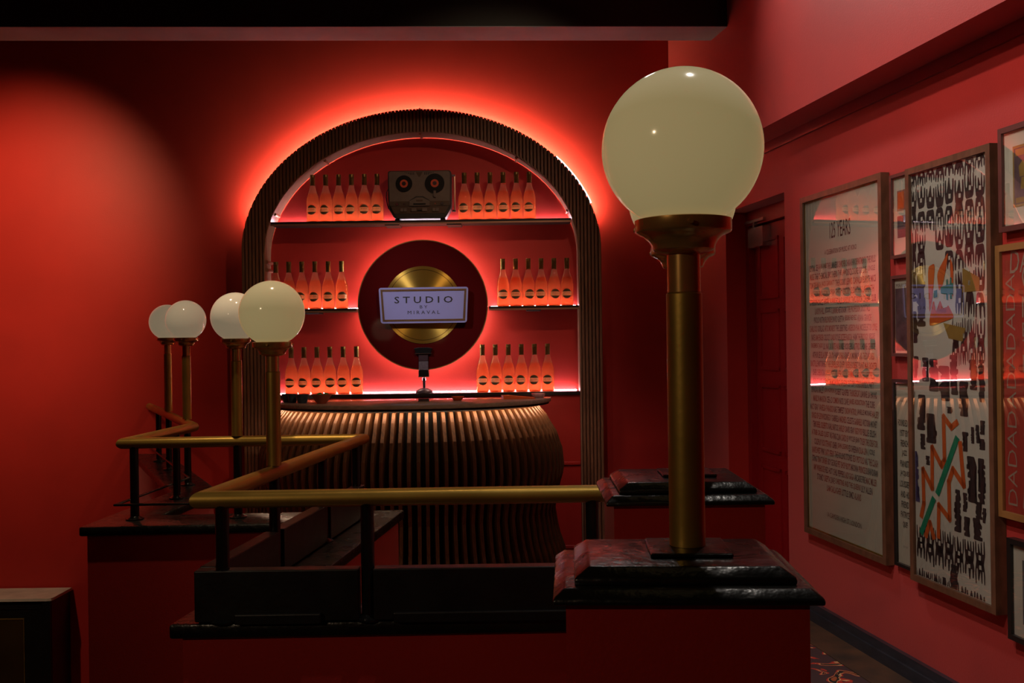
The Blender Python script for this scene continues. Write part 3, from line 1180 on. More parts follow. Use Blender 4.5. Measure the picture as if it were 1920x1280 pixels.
bd = obj('border', ring_bm(trap(0.0115), trap(0.0235), -0.0095, -0.0078), 'sign_bronze', sgn)
bm = bmesh.new()
T = trap(0.0175)
for i in range(4):
    a, b = Vector(T[i]), Vector(T[(i + 1) % 4])
    n = 46 if i % 2 == 0 else 16
    for k in range(n):
        p = a.lerp(b, (k + 0.5) / n)
        lathe([(0, 0), (0.0030, 0.0), (0.0018, 0.0018), (0, 0.0022)], 6, bm=bm, origin=(p.x, -0.0096, p.y), axis='y')
dots = obj('bead_row', bm, 'brass_polished', bd)
dots['kind'] = 'stuff'
obj_flat('lettering', text_bm('S T U D I O', 109 / F * YS, 12.5 / F * YS, 0.0, 10.2 / F * YS, -0.0086, bold=0.012), 'ink_black', sgn)
obj_flat('lettering', text_bm('B Y', 14 / F * YS, 5.6 / F * YS, 0.0, -3.2 / F * YS, -0.0086), 'ink_black', sgn)
obj_flat('lettering', text_bm('M I R A V A L', 60 / F * YS, 6.4 / F * YS, 0.0, -13.4 / F * YS, -0.0086, bold=0.0), 'ink_black', sgn)
obj('standoff', lathe([(0, -0.030), (0.02, -0.030), (0.02, -0.0045), (0, -0.0045)], 12, axis='y'), 'steel', sgn, smooth=40)

# ------------------------------------------------------------------ reel-to-reel recorder
YT = 6.145
k_ = YT / F                                # metres per pixel here
tr0 = at(788.5, 413.5, YT)
tr = thing('tape_recorder', 'vintage grey reel-to-reel tape recorder with red reel hubs on top shelf', 'tape recorder', (tr0.x, YT, zs_top))
tw, thh = 118 * k_ / 2, 93 * k_
shell = round_poly([(-tw * 0.80, 0.012), (tw * 0.80, 0.012), (tw * 0.99, 0.075), (tw, thh), (-tw, thh), (-tw * 0.99, 0.075)], 0.016, 3)
obj('case', prism(shell, -0.035, 0.075, axis='y'), 'recorder_case', tr)
obj('deck', prism(round_poly([(-tw * 0.95, 0.088), (tw * 0.95, 0.088), (tw * 0.96, thh - 0.006), (-tw * 0.96, thh - 0.006)], 0.014, 3), -0.043, -0.0352, axis='y'), 'recorder_shell', tr)
obj('front_panel', prism([(-tw * 0.80, 0.042), (tw * 0.80, 0.042), (tw * 0.92, 0.086), (-tw * 0.92, 0.086)], -0.047, -0.0352, axis='y'), 'recorder_brown', tr)
obj('lower_front', prism([(-tw * 0.74, 0.014), (tw * 0.74, 0.014), (tw * 0.79, 0.0415), (-tw * 0.79, 0.0415)], -0.044, -0.0352, axis='y'), 'recorder_case', tr)
for sx in (-1, 1):
    x = sx * tw * 0.485
    z = thh * 0.735
    rw = obj('reel_well', lathe([(0, 0.0431), (0.067, 0.0431), (0.067, 0.0448), (0, 0.0448)], 36, origin=(x, 0, z), axis='y'), 'recorder_shell', tr, smooth=40)
    rt_ = 0.051 if sx < 0 else 0.060
    rl_ = obj('reel', lathe([(0, 0.0450), (rt_, 0.0450), (rt_, 0.0495), (0, 0.0495)], 36, origin=(x, 0, z), axis='y'), 'tape_black', tr, smooth=40)
    obj('hub', lathe([(0, 0.0496), (0.0245, 0.0496), (0.0245, 0.0515), (0, 0.0515)], 24, origin=(x, 0, z), axis='y'), 'reel_red', rl_, smooth=40)
    obj('spindle', lathe([(0, 0.0516), (0.0115, 0.0516), (0.0100, 0.0545), (0, 0.0545)], 3, origin=(x, 0, z), axis='y'), 'steel', rl_)
    obj('spindle_ring', lathe([(0.0085, 0.0516), (0.0125, 0.0516), (0.0125, 0.0528), (0.0085, 0.0528), (0.0085, 0.0516)], 20, origin=(x, 0, z), axis='y'), 'steel', rl_)
    obj('knob', lathe([(0, 0.0436), (0.010, 0.0436), (0.008, 0.050), (0, 0.050)], 16, origin=(sx * tw * 0.71, 0, 0.101), axis='y'), 'steel', tr, smooth=40)
obj('tape_arm', B((tw * 0.485 - 0.008, tw * 0.485 + 0.008, -0.0535, -0.0500, 0.140, 0.180)), 'recorder_shell', tr)
obj('lamp_button', lathe([(0, 0.0436), (0.0035, 0.0436), (0.003, 0.047), (0, 0.047)], 12, origin=(tw * 0.49, 0, 0.101), axis='y'), 'reel_red', tr)
obj('small_knob', lathe([(0, 0.0436), (0.0055, 0.0436), (0.005, 0.048), (0, 0.048)], 12, origin=(-tw * 0.49, 0, 0.100), axis='y'), 'steel', tr)
obj('dark_strip', B((-tw * 0.94, tw * 0.94, -0.0436, -0.0431, 0.089, 0.118)), 'recorder_brown', tr)
obj('head_cover', prism([(-0.062, 0.088), (0.062, 0.088), (0.060, 0.118), (0.018, 0.138), (-0.018, 0.138), (-0.060, 0.118)], -0.056, -0.0437, axis='y'), 'recorder_shell', tr)
obj('head_dark_trim', prism([(-0.066, 0.120), (0.066, 0.120), (0.022, 0.148), (-0.022, 0.148)], -0.0455, -0.0432, axis='y'), 'recorder_case', tr)  # dark plate edging the top of the head cover
obj('badge', B((-0.020, 0.020, -0.0575, -0.0561, 0.114, 0.124)), 'recorder_brown', tr)
obj('counter_window', B((-0.038, 0.038, -0.0575, -0.0561, 0.093, 0.103)), 'tape_black', tr)
for x0, x1 in ((-0.118, -0.099), (-0.097, -0.078), (-0.052, -0.020), (0.015, 0.046), (0.078, 0.097), (0.099, 0.118)):
    obj('key', B((x0, x1, -0.056, -0.0471, 0.053, 0.074), bevel=0.0015), 'recorder_shell', tr)
obj('key_slot', B((-0.014, 0.012, -0.0485, -0.0471, 0.055, 0.064)), 'tape_black', tr)
obj('crest', prism([(-0.022, thh - 0.010), (0.022, thh - 0.010), (0.004, thh - 0.040), (-0.004, thh - 0.040)], -0.046, -0.0432, axis='y'), 'recorder_brown', tr)
for sx in (-1, 1):
    for k in range(6):
        x = sx * (0.034 + 0.0105 * k)
        obj('vent_slot', B((x - 0.0025, x + 0.0025, -0.0437, -0.0432, thh - 0.027, thh - 0.011)), 'tape_black', tr)
hz = [(tw + 0.002, 0.02, thh - 0.025), (tw + 0.018, 0.02, thh - 0.025), (tw + 0.018, 0.02, 0.062), (tw + 0.002, 0.02, 0.062)]
obj('carry_handle', tube(hz, 0.006, 8), 'copper_trim', tr, smooth=50)
for z in (thh - 0.025, 0.062):
    obj('handle_clip', B((tw + 0.001, tw + 0.022, 0.010, 0.030, z - 0.006, z + 0.006), bevel=0.002), 'steel', tr)
cbl = [(-tw - 0.002, 0.03, thh * 0.70), (-tw - 0.016, 0.03, thh * 0.60), (-tw - 0.020, 0.03, thh * 0.5), (-tw - 0.012, 0.03, thh * 0.35), (-tw - 0.003, 0.03, thh * 0.26)]
obj('cable', tube(cbl, 0.003, 6), 'tape_black', tr, smooth=60)
for sx in (-1, 1):
    obj('foot', B((sx * tw * 0.72 - 0.015, sx * tw * 0.72 + 0.015, -0.03, 0.05, 0.0008, 0.0125)), 'tape_black', tr)

# ------------------------------------------------------------------ microphone
YM = 6.135
mp_ = at(795.5, 738, YM)
km = YM / F
mic = thing('studio_microphone', 'boxy grey studio microphone on a round desk stand below the record', 'microphone', (mp_.x, YM, zs_low))
obj('base', lathe([(0, 0.0008), (0.054, 0.0008), (0.054, 0.006), (0.046, 0.018), (0.026, 0.028), (0.012, 0.032), (0, 0.032)], 32), 'mic_plum', mic, smooth=50)
obj('stem', lathe([(0, 0.031), (0.009, 0.031), (0.009, 0.080), (0, 0.080)], 16), 'mic_plum', mic, smooth=40)
obj('swivel', lathe([(0, 0.078), (0.012, 0.078), (0.014, 0.084), (0.014, 0.090), (0.006, 0.096), (0.005, 0.104), (0, 0.104)], 16), 'steel', mic, smooth=40)
obj('body', B((-0.031, 0.031, -0.026, 0.026, 0.102, 0.140), bevel=0.002), 'mic_dark', mic)
obj('foot_plate', B((-0.033, 0.033, -0.028, 0.028, 0.099, 0.1035), bevel=0.001), 'steel', mic)
obj('grille', B((-0.030, 0.030, -0.027, 0.027, 0.1405, 0.196), bevel=0.003), 'mic_mesh', mic)
obj('upper_grille', B((-0.030, 0.030, -0.0265, 0.0265, 0.1965, 0.242), bevel=0.003), 'mic_plum', mic)
obj('head', prism([(-0.046, 0.246), (0.046, 0.246), (0.056, 0.276), (0.030, 0.281), (-0.030, 0.281), (-0.056, 0.276)], -0.034, 0.034, axis='y', bevel=0.002), 'mic_dark', mic)
obj('head_bezel', prism([(-0.050, 0.2425), (0.050, 0.2425), (0.052, 0.2458), (-0.052, 0.2458)], -0.036, 0.036, axis='y'), 'steel', mic)
obj('side_bar', B((0.036, 0.044, -0.012, 0.020, 0.186, 0.2422), bevel=0.001), 'steel', mic)
obj('side_bar', B((0.0305, 0.036, -0.010, 0.018, 0.146, 0.192), bevel=0.001), 'steel', mic)
obj('side_pin', tube([(-0.037, 0, 0.186), (-0.0302, 0, 0.186)], 0.003, 8), 'steel', mic)

# ------------------------------------------------------------------ the bar
BX, BY, BA, BBd, BN = -0.585, 5.76, 0.80, 0.60, 2.15
ZBAR = H - 0.322


def sup(t, a, b, n=BN):
    c, s = math.cos(t), math.sin(t)
    return (math.copysign(abs(c) ** (2 / n), c) * a, -abs(s) ** (2 / n) * b)


def bar_curve(a, b, m=200):
    return [sup(PI - PI * k / m, a, b) for k in range(m + 1)]


bar = thing('bar_counter', 'curved bar with wavy walnut fins and a pale rimmed top', 'bar', (BX, BY, 0))
ct = bar_curve(BA + 0.006, BBd + 0.006, 60)
obj('top', prism(ct, ZBAR - 0.022, ZBAR, bevel=0.002), 'counter_top', bar, smooth=30)
ci = bar_curve(BA - 0.15, BBd - 0.15, 48)
obj('core', prism(ci, 0.0, ZBAR - 0.0225), 'bar_core', bar, smooth=40)
obj('apron', prism(bar_curve(BA - 0.006, BBd - 0.006, 48) + bar_curve(BA - 0.014, BBd - 0.014, 48)[::-1], ZBAR - 0.034, ZBAR - 0.0222), 'bar_core', bar, smooth=40)
lo_, li_ = bar_curve(BA - 0.024, BBd - 0.024, 48), bar_curve(BA - 0.036, BBd - 0.036, 48)
bm = bmesh.new()
V = [[bm.verts.new((p[0], p[1], z)) for p in P] for P in (lo_, li_) for z in (ZBAR - 0.030, ZBAR - 0.0228)]
for i in range(48):
    bm.faces.new((V[0][i], V[0][i + 1], V[2][i + 1], V[2][i]))
    bm.faces.new((V[1][i], V[3][i], V[3][i + 1], V[1][i + 1]))
    bm.faces.new((V[0][i], V[1][i], V[1][i + 1], V[0][i + 1]))
    bm.faces.new((V[2][i], V[2][i + 1], V[3][i + 1], V[3][i]))
obj('under_light', bm, 'led_bar', bar)


def wave(z):
    """radial bulge of the fin front edge"""
    ks = [(0.0, 0.125), (0.14, 0.118), (0.28, 0.075), (0.39, 0.058), (0.50, 0.082), (0.62, 0.112), (0.72, 0.104), (0.82, 0.072), (0.90, 0.026), (0.98, -0.034)]
    for (a, va), (b, vb) in zip(ks, ks[1:]):
        if a <= z <= b:
            t = (z - a) / (b - a)
            t = t * t * (3 - 2 * t) * 0.5 + t * 0.5
            return va + (vb - va) * t
    return ks[-1][1]


ZFT = ZBAR - 0.048
bm = bmesh.new()
prof_o, prof_i = [], []
NZ = 20
for k in range(NZ + 1):
    z = ZFT * k / NZ
    o_ = wave(z)
    prof_o.append((-o_, z))
    prof_i.append((0.10, z))
th = 0.0090
vsL = [[bm.verts.new((sx * th, p[0], p[1])) for p in P] for sx in (-1, 1) for P in (prof_o, prof_i)]
lo1, li1, ro1, ri1 = vsL
for k in range(NZ):
    bm.faces.new((lo1[k], lo1[k + 1], li1[k + 1], li1[k]))
    bm.faces.new((ro1[k], ri1[k], ri1[k + 1], ro1[k + 1]))
    bm.faces.new((lo1[k], ro1[k], ro1[k + 1], lo1[k + 1]))
    bm.faces.new((li1[k], li1[k + 1], ri1[k + 1], ri1[k]))
bm.faces.new((lo1[0], li1[0], ri1[0], ro1[0]))
bm.faces.new((lo1[-1], ro1[-1], ri1[-1], li1[-1]))
finish(bm)
fin_me = bpy.data.meshes.new('fin')
bm.to_mesh(fin_me)
bm.free()
fin_me.materials.append(M['walnut'])
cv = [Vector(p) for p in bar_curve(BA - 0.035, BBd - 0.035, 800)]
cum = [0.0]
for a, b in zip(cv, cv[1:]):
    cum.append(cum[-1] + (b - a).length)
NF = 47
for k in range(NF):
    L_ = cum[-1] * (0.012 + 0.976 * (k + 0.5) / NF)
    i = next(j for j in range(1, len(cum)) if cum[j] >= L_)
    p = cv[i]
    d = (cv[min(i + 2, 800)] - cv[max(i - 3, 0)]).normalized()
    obj('fin', fin_me, None, bar, loc=(p.x, p.y, 0.002), rot=(0, 0, math.atan2(d.y, d.x)))

# things on the bar
def put(px, py, z=ZBAR):
    return on_z(px, py, z)


for px, py, r, lab in ((537.5, 757.5, 0.027, 'small dark blue bowl on the bar, leftmost of three'),
                       (549, 757.5, 0.030, 'small dark blue bowl on the bar, middle of three'),
                       (567, 758, 0.036, 'largest of three dark blue bowls on the bar')):
    p = at(px, py, 5.46 + (0.0 if r > 0.03 else 0.05 if r > 0.028 else 0.08))
    t = thing('snack_bowl', lab, 'bowl', (p.x, p.y, ZBAR + 0.0006), 0, 'dark blue bowls on the bar')
    obj('bowl', lathe([(0, 0), (r * 0.66, 0), (r * 0.70, 0.003), (r * 0.94, 0.032), (r, 0.048), (r - 0.003, 0.048), (r * 0.85, 0.030), (r * 0.55, 0.007), (0, 0.006)], 24), 'ceramic_blue', t, smooth=50)
    obj('filling', lathe([(0, 0.041), (r * 0.6, 0.040), (r * 0.88, 0.036), (0, 0.034)], 20), 'card_orange', t, smooth=60)
p = at(603, 758, 5.40)
fb = thing('fruit_bowl', 'flared orange bowl with green garnish beside the blue bowls', 'bowl', (p.x, p.y, ZBAR + 0.0006))
obj('bowl', lathe([(0, 0), (0.026, 0), (0.028, 0.003), (0.045, 0.030), (0.058, 0.050), (0.055, 0.050), (0.040, 0.028), (0.02, 0.006), (0, 0.006)], 28), 'ceramic_orange', fb, smooth=50)
for k, (dx, dy, lab) in enumerate(((0.024, 0.006, 'green lime at the right of the flared orange bowl'), (-0.012, 0.014, 'green lime at the back of the flared orange bowl'),
                                   (-0.006, -0.020, 'green lime at the front of the flared orange bowl'))):
    r = 0.017
    prof = [(0, -r * 1.1)] + [(r * math.sin(PI * j / 10), -r * 1.08 * math.cos(PI * j / 10)) for j in range(1, 10)] + [(0, r * 1.12)]
    lm = obj('lime', lathe(prof, 16), 'lime', None, smooth=60, loc=(p.x + dx, p.y + dy, ZBAR + 0.043), rot=(1.2, 0.3 * k, k))
    tag(lm, lab, 'lime', 'limes in the orange bowl')
p = at(975, 749, 5.62)
mc = thing('menu_card', 'bright orange folded menu lying at the right of the bar', 'menu', (p.x, p.y - 0.02, ZBAR + 0.0006), math.radians(8))
obj('cover', B((-0.10, 0.08, -0.05, 0.05, 0.0, 0.002)), 'card_orange', mc)
obj('flap', prism([(-0.10, 0.0025), (0.08, 0.0025), (0.08, 0.004), (-0.06, 0.020), (-0.10, 0.020)], -0.048, 0.048, axis='y'), 'card_orange', mc)
p = at(1014, 746, 5.70)
dd = thing('glass_dish', 'small pink tinted glass dish at the right end of the bar', 'dish', (p.x - 0.014, p.y - 0.02, ZBAR + 0.0006))
obj('dish', lathe([(0, 0), (0.028, 0), (0.038, 0.014), (0.040, 0.024), (0.037, 0.024), (0.028, 0.006), (0, 0.005)], 12), 'clear_dish', dd)
p = at(858, 753, 5.50)
gd_ = thing('nut_dish', 'shallow brown dish on the bar right of the microphone', 'dish', (p.x, p.y, ZBAR + 0.0006))
obj('dish', lathe([(0, 0), (0.02, 0), (0.034, 0.016), (0.036, 0.022), (0.033, 0.022), (0.02, 0.006), (0, 0.005)], 20), 'card_orange', gd_, smooth=50)
p = at(795, 756, 5.45)
nb = thing('napkin_holder', 'small dark metal napkin holder on the bar below the microphone', 'napkin holder', (p.x, p.y, ZBAR + 0.0006))
obj('tray', B((-0.032, 0.032, -0.02, 0.02, 0, 0.004)), 'steel', nb)
obj('napkins', B((-0.029, 0.029, -0.017, 0.017, 0.0042, 0.016)), 'mic_plum', nb)

# ------------------------------------------------------------------ console at the left, on the lower floor
cr = at(133, 1102, 6.22)
ztop = cr.z
con = thing('console_cabinet', 'black cabinet with stone top and bronze glass panel at lower left', 'cabinet', (cr.x, 6.235, ZLOW))
zt = ztop - ZLOW
dep = 0.27
cw = 1.3
tp = [(-cw, 0), (0, 0), (-0.004, -dep + 0.03), (-0.010, -dep + 0.010), (-0.030, -dep), (-cw, -dep)]
obj('stone_top', prism(tp, zt - 0.016, zt), 'stone', con)
obj('body', B((-cw + 0.01, -0.012, -dep + 0.016, -0.002, 0.0, zt - 0.0165), bevel=0.002), 'cabinet_black', con)
px66 = -0.012 - 0.165
fd = obj('door', B((-cw + 0.12, px66, -dep + 0.010, -dep + 0.0155, 0.10, zt - 0.125)), 'bronze_glass', con)
obj('door_trim', B((-cw + 0.12, px66 + 0.003, -dep + 0.007, -dep + 0.0155, zt - 0.125, zt - 0.120), (px66, px66 + 0.003, -dep + 0.007, -dep + 0.0155, 0.10, zt - 0.125)), 'brass', fd)
obj('rail_line', B((-cw + 0.05, -0.10, -dep + 0.013, -dep + 0.0158, zt - 0.066, zt - 0.062)), 'black_satin', con)
obj('leg', B((-0.065, -0.014, -dep + 0.004, -dep + 0.0156, 0.0, zt - 0.018), bevel=0.003), 'cabinet_black', con)

# ================================================================== PICTURES
class Pic:
    def __init__(s, name, label, s0, s1, z0, z1, depth, fw, fmat, back, group='framed pictures on the red wall', mat_w=0.0):
        """s0 near end, s1 far end along the wall"""
        s.s0, s.s1, s.z0, s.z1, s.depth = s0, s1, z0, z1, depth
        s.w, s.h = s1 - s0, z1 - z0
        c = wall_pt((s0 + s1) / 2, 0.002, z0)
        s.root = thing(name, label, 'picture', c, WROT, group)
        hw = s.w / 2
        s.hw = hw
        po = [(-hw, 0), (hw, 0), (hw, s.h), (-hw, s.h)]
        pi_ = [(-hw + fw, fw), (hw - fw, fw), (hw - fw, s.h - fw), (-hw + fw, s.h - fw)]
        obj('frame', ring_bm(po, pi_, -depth, 0.0), fmat, s.root)
        s.fw = fw
        s.yp = -depth + 0.012
        obj('sheet', B((-hw + fw * 0.8, hw - fw * 0.8, s.yp, s.yp + 0.004, fw * 0.8, s.h - fw * 0.8)), back, s.root)
        bm = bmesh.new()
        bm.faces.new([bm.verts.new(q) for q in ((-hw + fw * 0.9, -depth + 0.004, fw * 0.9), (hw - fw * 0.9, -depth + 0.004, fw * 0.9), (hw - fw * 0.9, -depth + 0.004, s.h - fw * 0.9), (-hw + fw * 0.9, -depth + 0.004, s.h - fw * 0.9))])
        obj_flat('glass', bm, 'picture_glass', s.root)
        s.y = s.yp - 0.0008
        s.n = 0

    def loc(s, px, py):
        """photo column/row -> local x, z on the sheet"""
        ss, z = on_wall(px, py, -s.yp)
        return ((s.s0 + s.s1) / 2 - ss, z - s.z0)

    def flat(s, name, polys, material, lift=0):
        bm = bmesh.new()
        for P in polys:
            vs = [bm.verts.new((p[0], s.y - 0.0004 * lift, p[1])) for p in P]
            bm.faces.new(vs)
        bmesh.ops.triangulate(bm, faces=bm.faces)
        return obj_flat(name, bm, material, s.root)

    def text(s, txt, material, cx, cz, w=None, h=None, align='c', bold=0.0, shear=0.0, lift=0, rot=0.0):
        bm = text_bm(txt, w, h, 0 if rot else cx, 0 if rot else cz, s.y - 0.0004 * lift, align, bold=bold, shear=shear)
        if rot:
            for v in bm.verts:
                x, z = v.co.x, v.co.z
                v.co.x = cx + x * math.cos(rot) - z * math.sin(rot)
                v.co.z = cz + x * math.sin(rot) + z * math.cos(rot)
        return obj_flat('lettering', bm, material, s.root)


def soft(P, it=2):
    """corner cutting, so that brushed shapes are rounded"""
    for _ in range(it):
        Q = []
        for i in range(len(P)):
            a, b = P[i], P[(i + 1) % len(P)]
            Q.append((a[0] * 0.86 + b[0] * 0.14, a[1] * 0.86 + b[1] * 0.14))
            Q.append((a[0] * 0.14 + b[0] * 0.86, a[1] * 0.14 + b[1] * 0.86))
        P = Q
    return P


def stroke(pts, w):
    """ribbon polygons along a polyline"""
    out = []
    P = [Vector(p) for p in pts]
    for a, b in zip(P, P[1:]):
        d = (b - a).normalized()
        n = Vector((-d.y, d.x)) * w / 2
        e = d * w * 0.35
        out.append([tuple(a - e + n), tuple(b + e + n), tuple(b + e - n), tuple(a - e - n)])
    return out


# --- 1: the long list poster
D1 = 0.036
sF, zT = on_wall(1500, 372, D1)
sN, _ = on_wall(1652, 327, D1)
_, zBt = on_wall(1506, 995, D1)
p1_ = Pic('list_poster', 'tall cream poster headed 125 YEARS listing performers, in walnut frame', sN, sF, zBt, zT, D1, 0.026, 'frame_walnut', 'paper_cream')
x, z = p1_.loc(1575, 428)
p1_.text('125 YEARS', 'ink_brown', 0.0, z, 0.19, 0.072, bold=0.0)
x, z = p1_.loc(1575, 468)
p1_.text('A CELEBRATION OF MUSIC AT KOKO', 'ink_brown', 0.0, z, 0.29, 0.022)
LINES = [
    'CENTRAL CEE|GAVIN JAMES|THE LUMINEERS|CHVRCHES|CHAKA KHAN|DEPARTMENT S|THE KILLS',
    'MUSE|THE CHEMICAL BROTHERS|THE JAM|DISCLOSURE|GOLDIE|JUNGLE',
    'TOM GRENNAN|JACK GARRATT|THE KOOKS|LEWIS CAPALDI|EURYTHMICS',
    'ACTION BRONSON|JORJA SMITH|BICEP|SLOWTHAI|LABRINTH',
    'STEREOPHONICS|JESSIE WARE|FOALS|LA ROUX|TWO DOOR CINEMA CLUB',
    'LAURYN HILL|JESSIE J|LIANNE|METRONOMY|THE PROFESSOR|DUCKTAILS',
    'PAOLO NUTINI|BLONDIE|DAVID GUETTA|JESSIE REYEZ|ARIANA GRANDE',
    'CHARLI XCX|GORILLAZ|ARTIC MONKEYS|THE LIBERTINES|ANDERSON PAAK|MODESELEKTOR|LOYLE',
    'RAYE|SAM FENDER|COLDCUT|OASIS|KYLIE|DIZZEE RASCAL|HAIM|THE PRODIGY|JESSIE',
    'BASEMENT JAXX|LIL NAS X|KATE NASH|NILE RODGERS|ASTRID S|HONNE|CELESTE',
    'ARTHUR LEE|ELLA EYRE|CALVIN HARRIS|DEAD KENNEDYS|MAXIMO PARK|THE DARKNESS',
    'BASTILLE|MOTORHEAD|THE LEVELLERS|DUFFY|SUEDE|ROBERT PLANT|MAX RICHTER',
    'USHER|CHERUB|DUA|JUNGLE BOYS|NILUFER|LONDON GRAMMAR|OF MONSTERS|LEFTFIELD',
    'BON JOVI|ROE|JOSEPH|TOM MISCH|KINGS OF LEON|CUT COPY|STEREOLAB|BLOC PARTY',
    'SPANDAU BALLET|JON HOPKINS|ROBERT GLASPER|THUNDERCAT|LIANNE LA HAVAS',
    'MARILYN MANSON|CEE-LO|COMMON|NICK CAVE|JANES ADDICTION|THE CURE',
    'MACY GRAY|VANESSA PARADIS|KAE TEMPEST|SNOW PATROL|JANELLE MONAE|HALSEY',
    'KINGS OF LEON|RODRIGO Y GABRIELA|MADNESS|CELESTE|GABRIELS|VICTORIA MONET',
    'TEMS|BEBEL GILBERTO|KARL BARTOS|SHIRLEY|DAVID GRAY|IGGY POP|BILLIE EILISH',
    'A TRIBE CALLED QUEST|WU-TANG CLAN|CARDI B|WYCLEF JEAN|TYLER THE CREATOR',
    'COLDPLAY|ROD STEWART|USHER|JOHN LEGEND|ED SHEERAN|DUA LIPA|J COLE',
    'KANYE WEST|PINK|KATY PERRY|THE ROLLING STONES|SEX PISTOLS|NAS|THE CLASH',
    'STING|TINA TURNER|BOY GEORGE|PET SHOP BOYS|MADONNA|PRINCE|DURAN DURAN',
    'AMY WINEHOUSE|RED HOT CHILI PEPPERS|LADY GAGA|ARCADE FIRE|MAC MILLER',
    'STORMZY|SKEPTA|DAVE|CHRISTINE AND THE QUEENS|LILY ALLEN',
    'LIAM GALLAGHER|LITTLE SIMZ|ALANIS']
WID = [0.60, 0.59, 0.60, 0.57, 0.60, 0.50, 0.52, 0.61, 0.575, 0.58, 0.56, 0.60, 0.56, 0.55, 0.59, 0.555, 0.62, 0.59, 0.57, 0.595, 0.545, 0.595, 0.59, 0.57, 0.50, 0.31]
_, zA = p1_.loc(1575, 495)
_, zB = p1_.loc(1575, 921)
dk, rd = bmesh.new(), bmesh.new()
for i, ln in enumerate(LINES):
    z = zA + (zB - zA) * i / (len(LINES) - 1)
    words = ln.split('|')
    tot = sum(len(q) + 0.6 for q in words) - 0.6
    x = -WID[i] / 2
    for j, wd in enumerate(words):
        wl = WID[i] * len(wd) / tot
        text_bm(wd, wl, 0.029, x, z, p1_.y, 'l', bm=(dk if (i + j) % 2 == 0 else rd), bold=0.022)
        x += wl + WID[i] * 0.6 / tot
obj_flat('lettering', dk, 'ink_grey', p1_.root)
obj_flat('lettering', rd, 'ink_rust', p1_.root)
x, z = p1_.loc(1580, 974)
p1_.text('1A CAMDEN HIGH ST, LONDON', 'ink_black', 0.0, z, 0.31, 0.026)
obj('inner_fillet', ring_bm([(-p1_.hw + 0.0262, 0.0262), (p1_.hw - 0.0262, 0.0262), (p1_.hw - 0.0262, p1_.h - 0.0262), (-p1_.hw + 0.0262, p1_.h - 0.0262)],
                            [(-p1_.hw + 0.032, 0.032), (p1_.hw - 0.032, 0.032), (p1_.hw - 0.032, p1_.h - 0.032), (-p1_.hw + 0.032, p1_.h - 0.032)], p1_.yp - 0.002, p1_.yp - 0.0002), 'brass', p1_.root)

# --- 2: three narrow frames
D2 = 0.022
sF2 = on_wall(1668.5, 400, D2)[0]
sA0 = on_wall(1697, 318, 0.042)[0]
sN2 = sA0 + 0.012 + 0.004
sN2 = min(sN2, sF2 - 0.125)


def narrow(name, label, y0, y1, fm, back):
    zt_ = on_wall(1683, y0, D2)[1]
    zb_ = on_wall(1683, y1, D2)[1]
    return Pic(name, label, sN2, sF2, zb_, zt_, D2, 0.013, fm, back)


n1 = narrow('card_picture', 'narrow mahogany frame holding two small cards, uppermost beside the figure poster', 325, 484, 'frame_mahogany', 'paper_cream')
hw = n1.hw
n1.flat('card', [[(-0.028, n1.h * 0.56), (0.030, n1.h * 0.56), (0.030, n1.h * 0.80), (-0.028, n1.h * 0.80)]], 'ink_rust')
n1.flat('card_face', [[(-0.022, n1.h * 0.58), (0.024, n1.h * 0.58), (0.024, n1.h * 0.78), (-0.022, n1.h * 0.78)]], 'ink_orange', 1)
n1.flat('card', [[(-0.028, n1.h * 0.24), (0.030, n1.h * 0.24), (0.030, n1.h * 0.50), (-0.028, n1.h * 0.50)]], 'photo_plum')
n1.flat('card_face', [[(-0.010, n1.h * 0.38), (0.012, n1.h * 0.38), (0.012, n1.h * 0.46), (-0.010, n1.h * 0.46)]], 'ink_grey', 1)
n2 = narrow('portrait_poster', 'narrow framed plum photograph poster headed MIRAVAL, middle of three', 516, 668, 'frame_mahogany', 'paper_cream')
n2.text('MIRAVAL', 'ink_grey', 0.0, n2.h * 0.875, 0.088, 0.016)
n2.flat('photo', [[(-hw + 0.016, n2.h * 0.07), (hw - 0.016, n2.h * 0.07), (hw - 0.016, n2.h * 0.84), (-hw + 0.016, n2.h * 0.84)]], 'photo_plum')
n3 = narrow('text_poster', 'narrow framed text poster beginning FOUNDED IN 1977, lowest of three', 711, 1060, 'frame_black', 'paper_cream')
tl = ['FOUNDED IN', '1977 BY', 'FRENCH', 'JAZZ', 'PIANIST', 'JACQUES', 'LOUSSIER', 'AND HIS', 'FRIEND', 'PATRICE', 'QUEF']
_, za = n3.loc(1683, 791)
_, zb2 = n3.loc(1683, 979)
for i, q in enumerate(tl):
    n3.text(q, 'ink_black', 0.0, za + (zb2 - za) * i / (len(tl) - 1), 0.0088 * len(q), 0.026, bold=0.012)
n3.text('MIRAVAL STUDIOS', 'ink_grey', 0.0, n3.h * 0.885, 0.05, 0.007)
n3.text('EST 1977', 'ink_grey', 0.0, n3.h * 0.11, 0.035, 0.007)

# --- 3: the tall figure poster
D3 = 0.042
sF3, zT3 = on_wall(1697, 318, D3)
sN3, _ = on_wall(1856, 269, D3)
_, zB3 = on_wall(1697, 1081, D3)
fp = Pic('figure_poster', 'tall art poster of black hand figures with orange zigzag and green bar', sN3, sF3, zB3, zT3, D3, 0.024, 'frame_walnut', 'paper_art')
fw_, fh_ = fp.hw - 0.024, fp.h


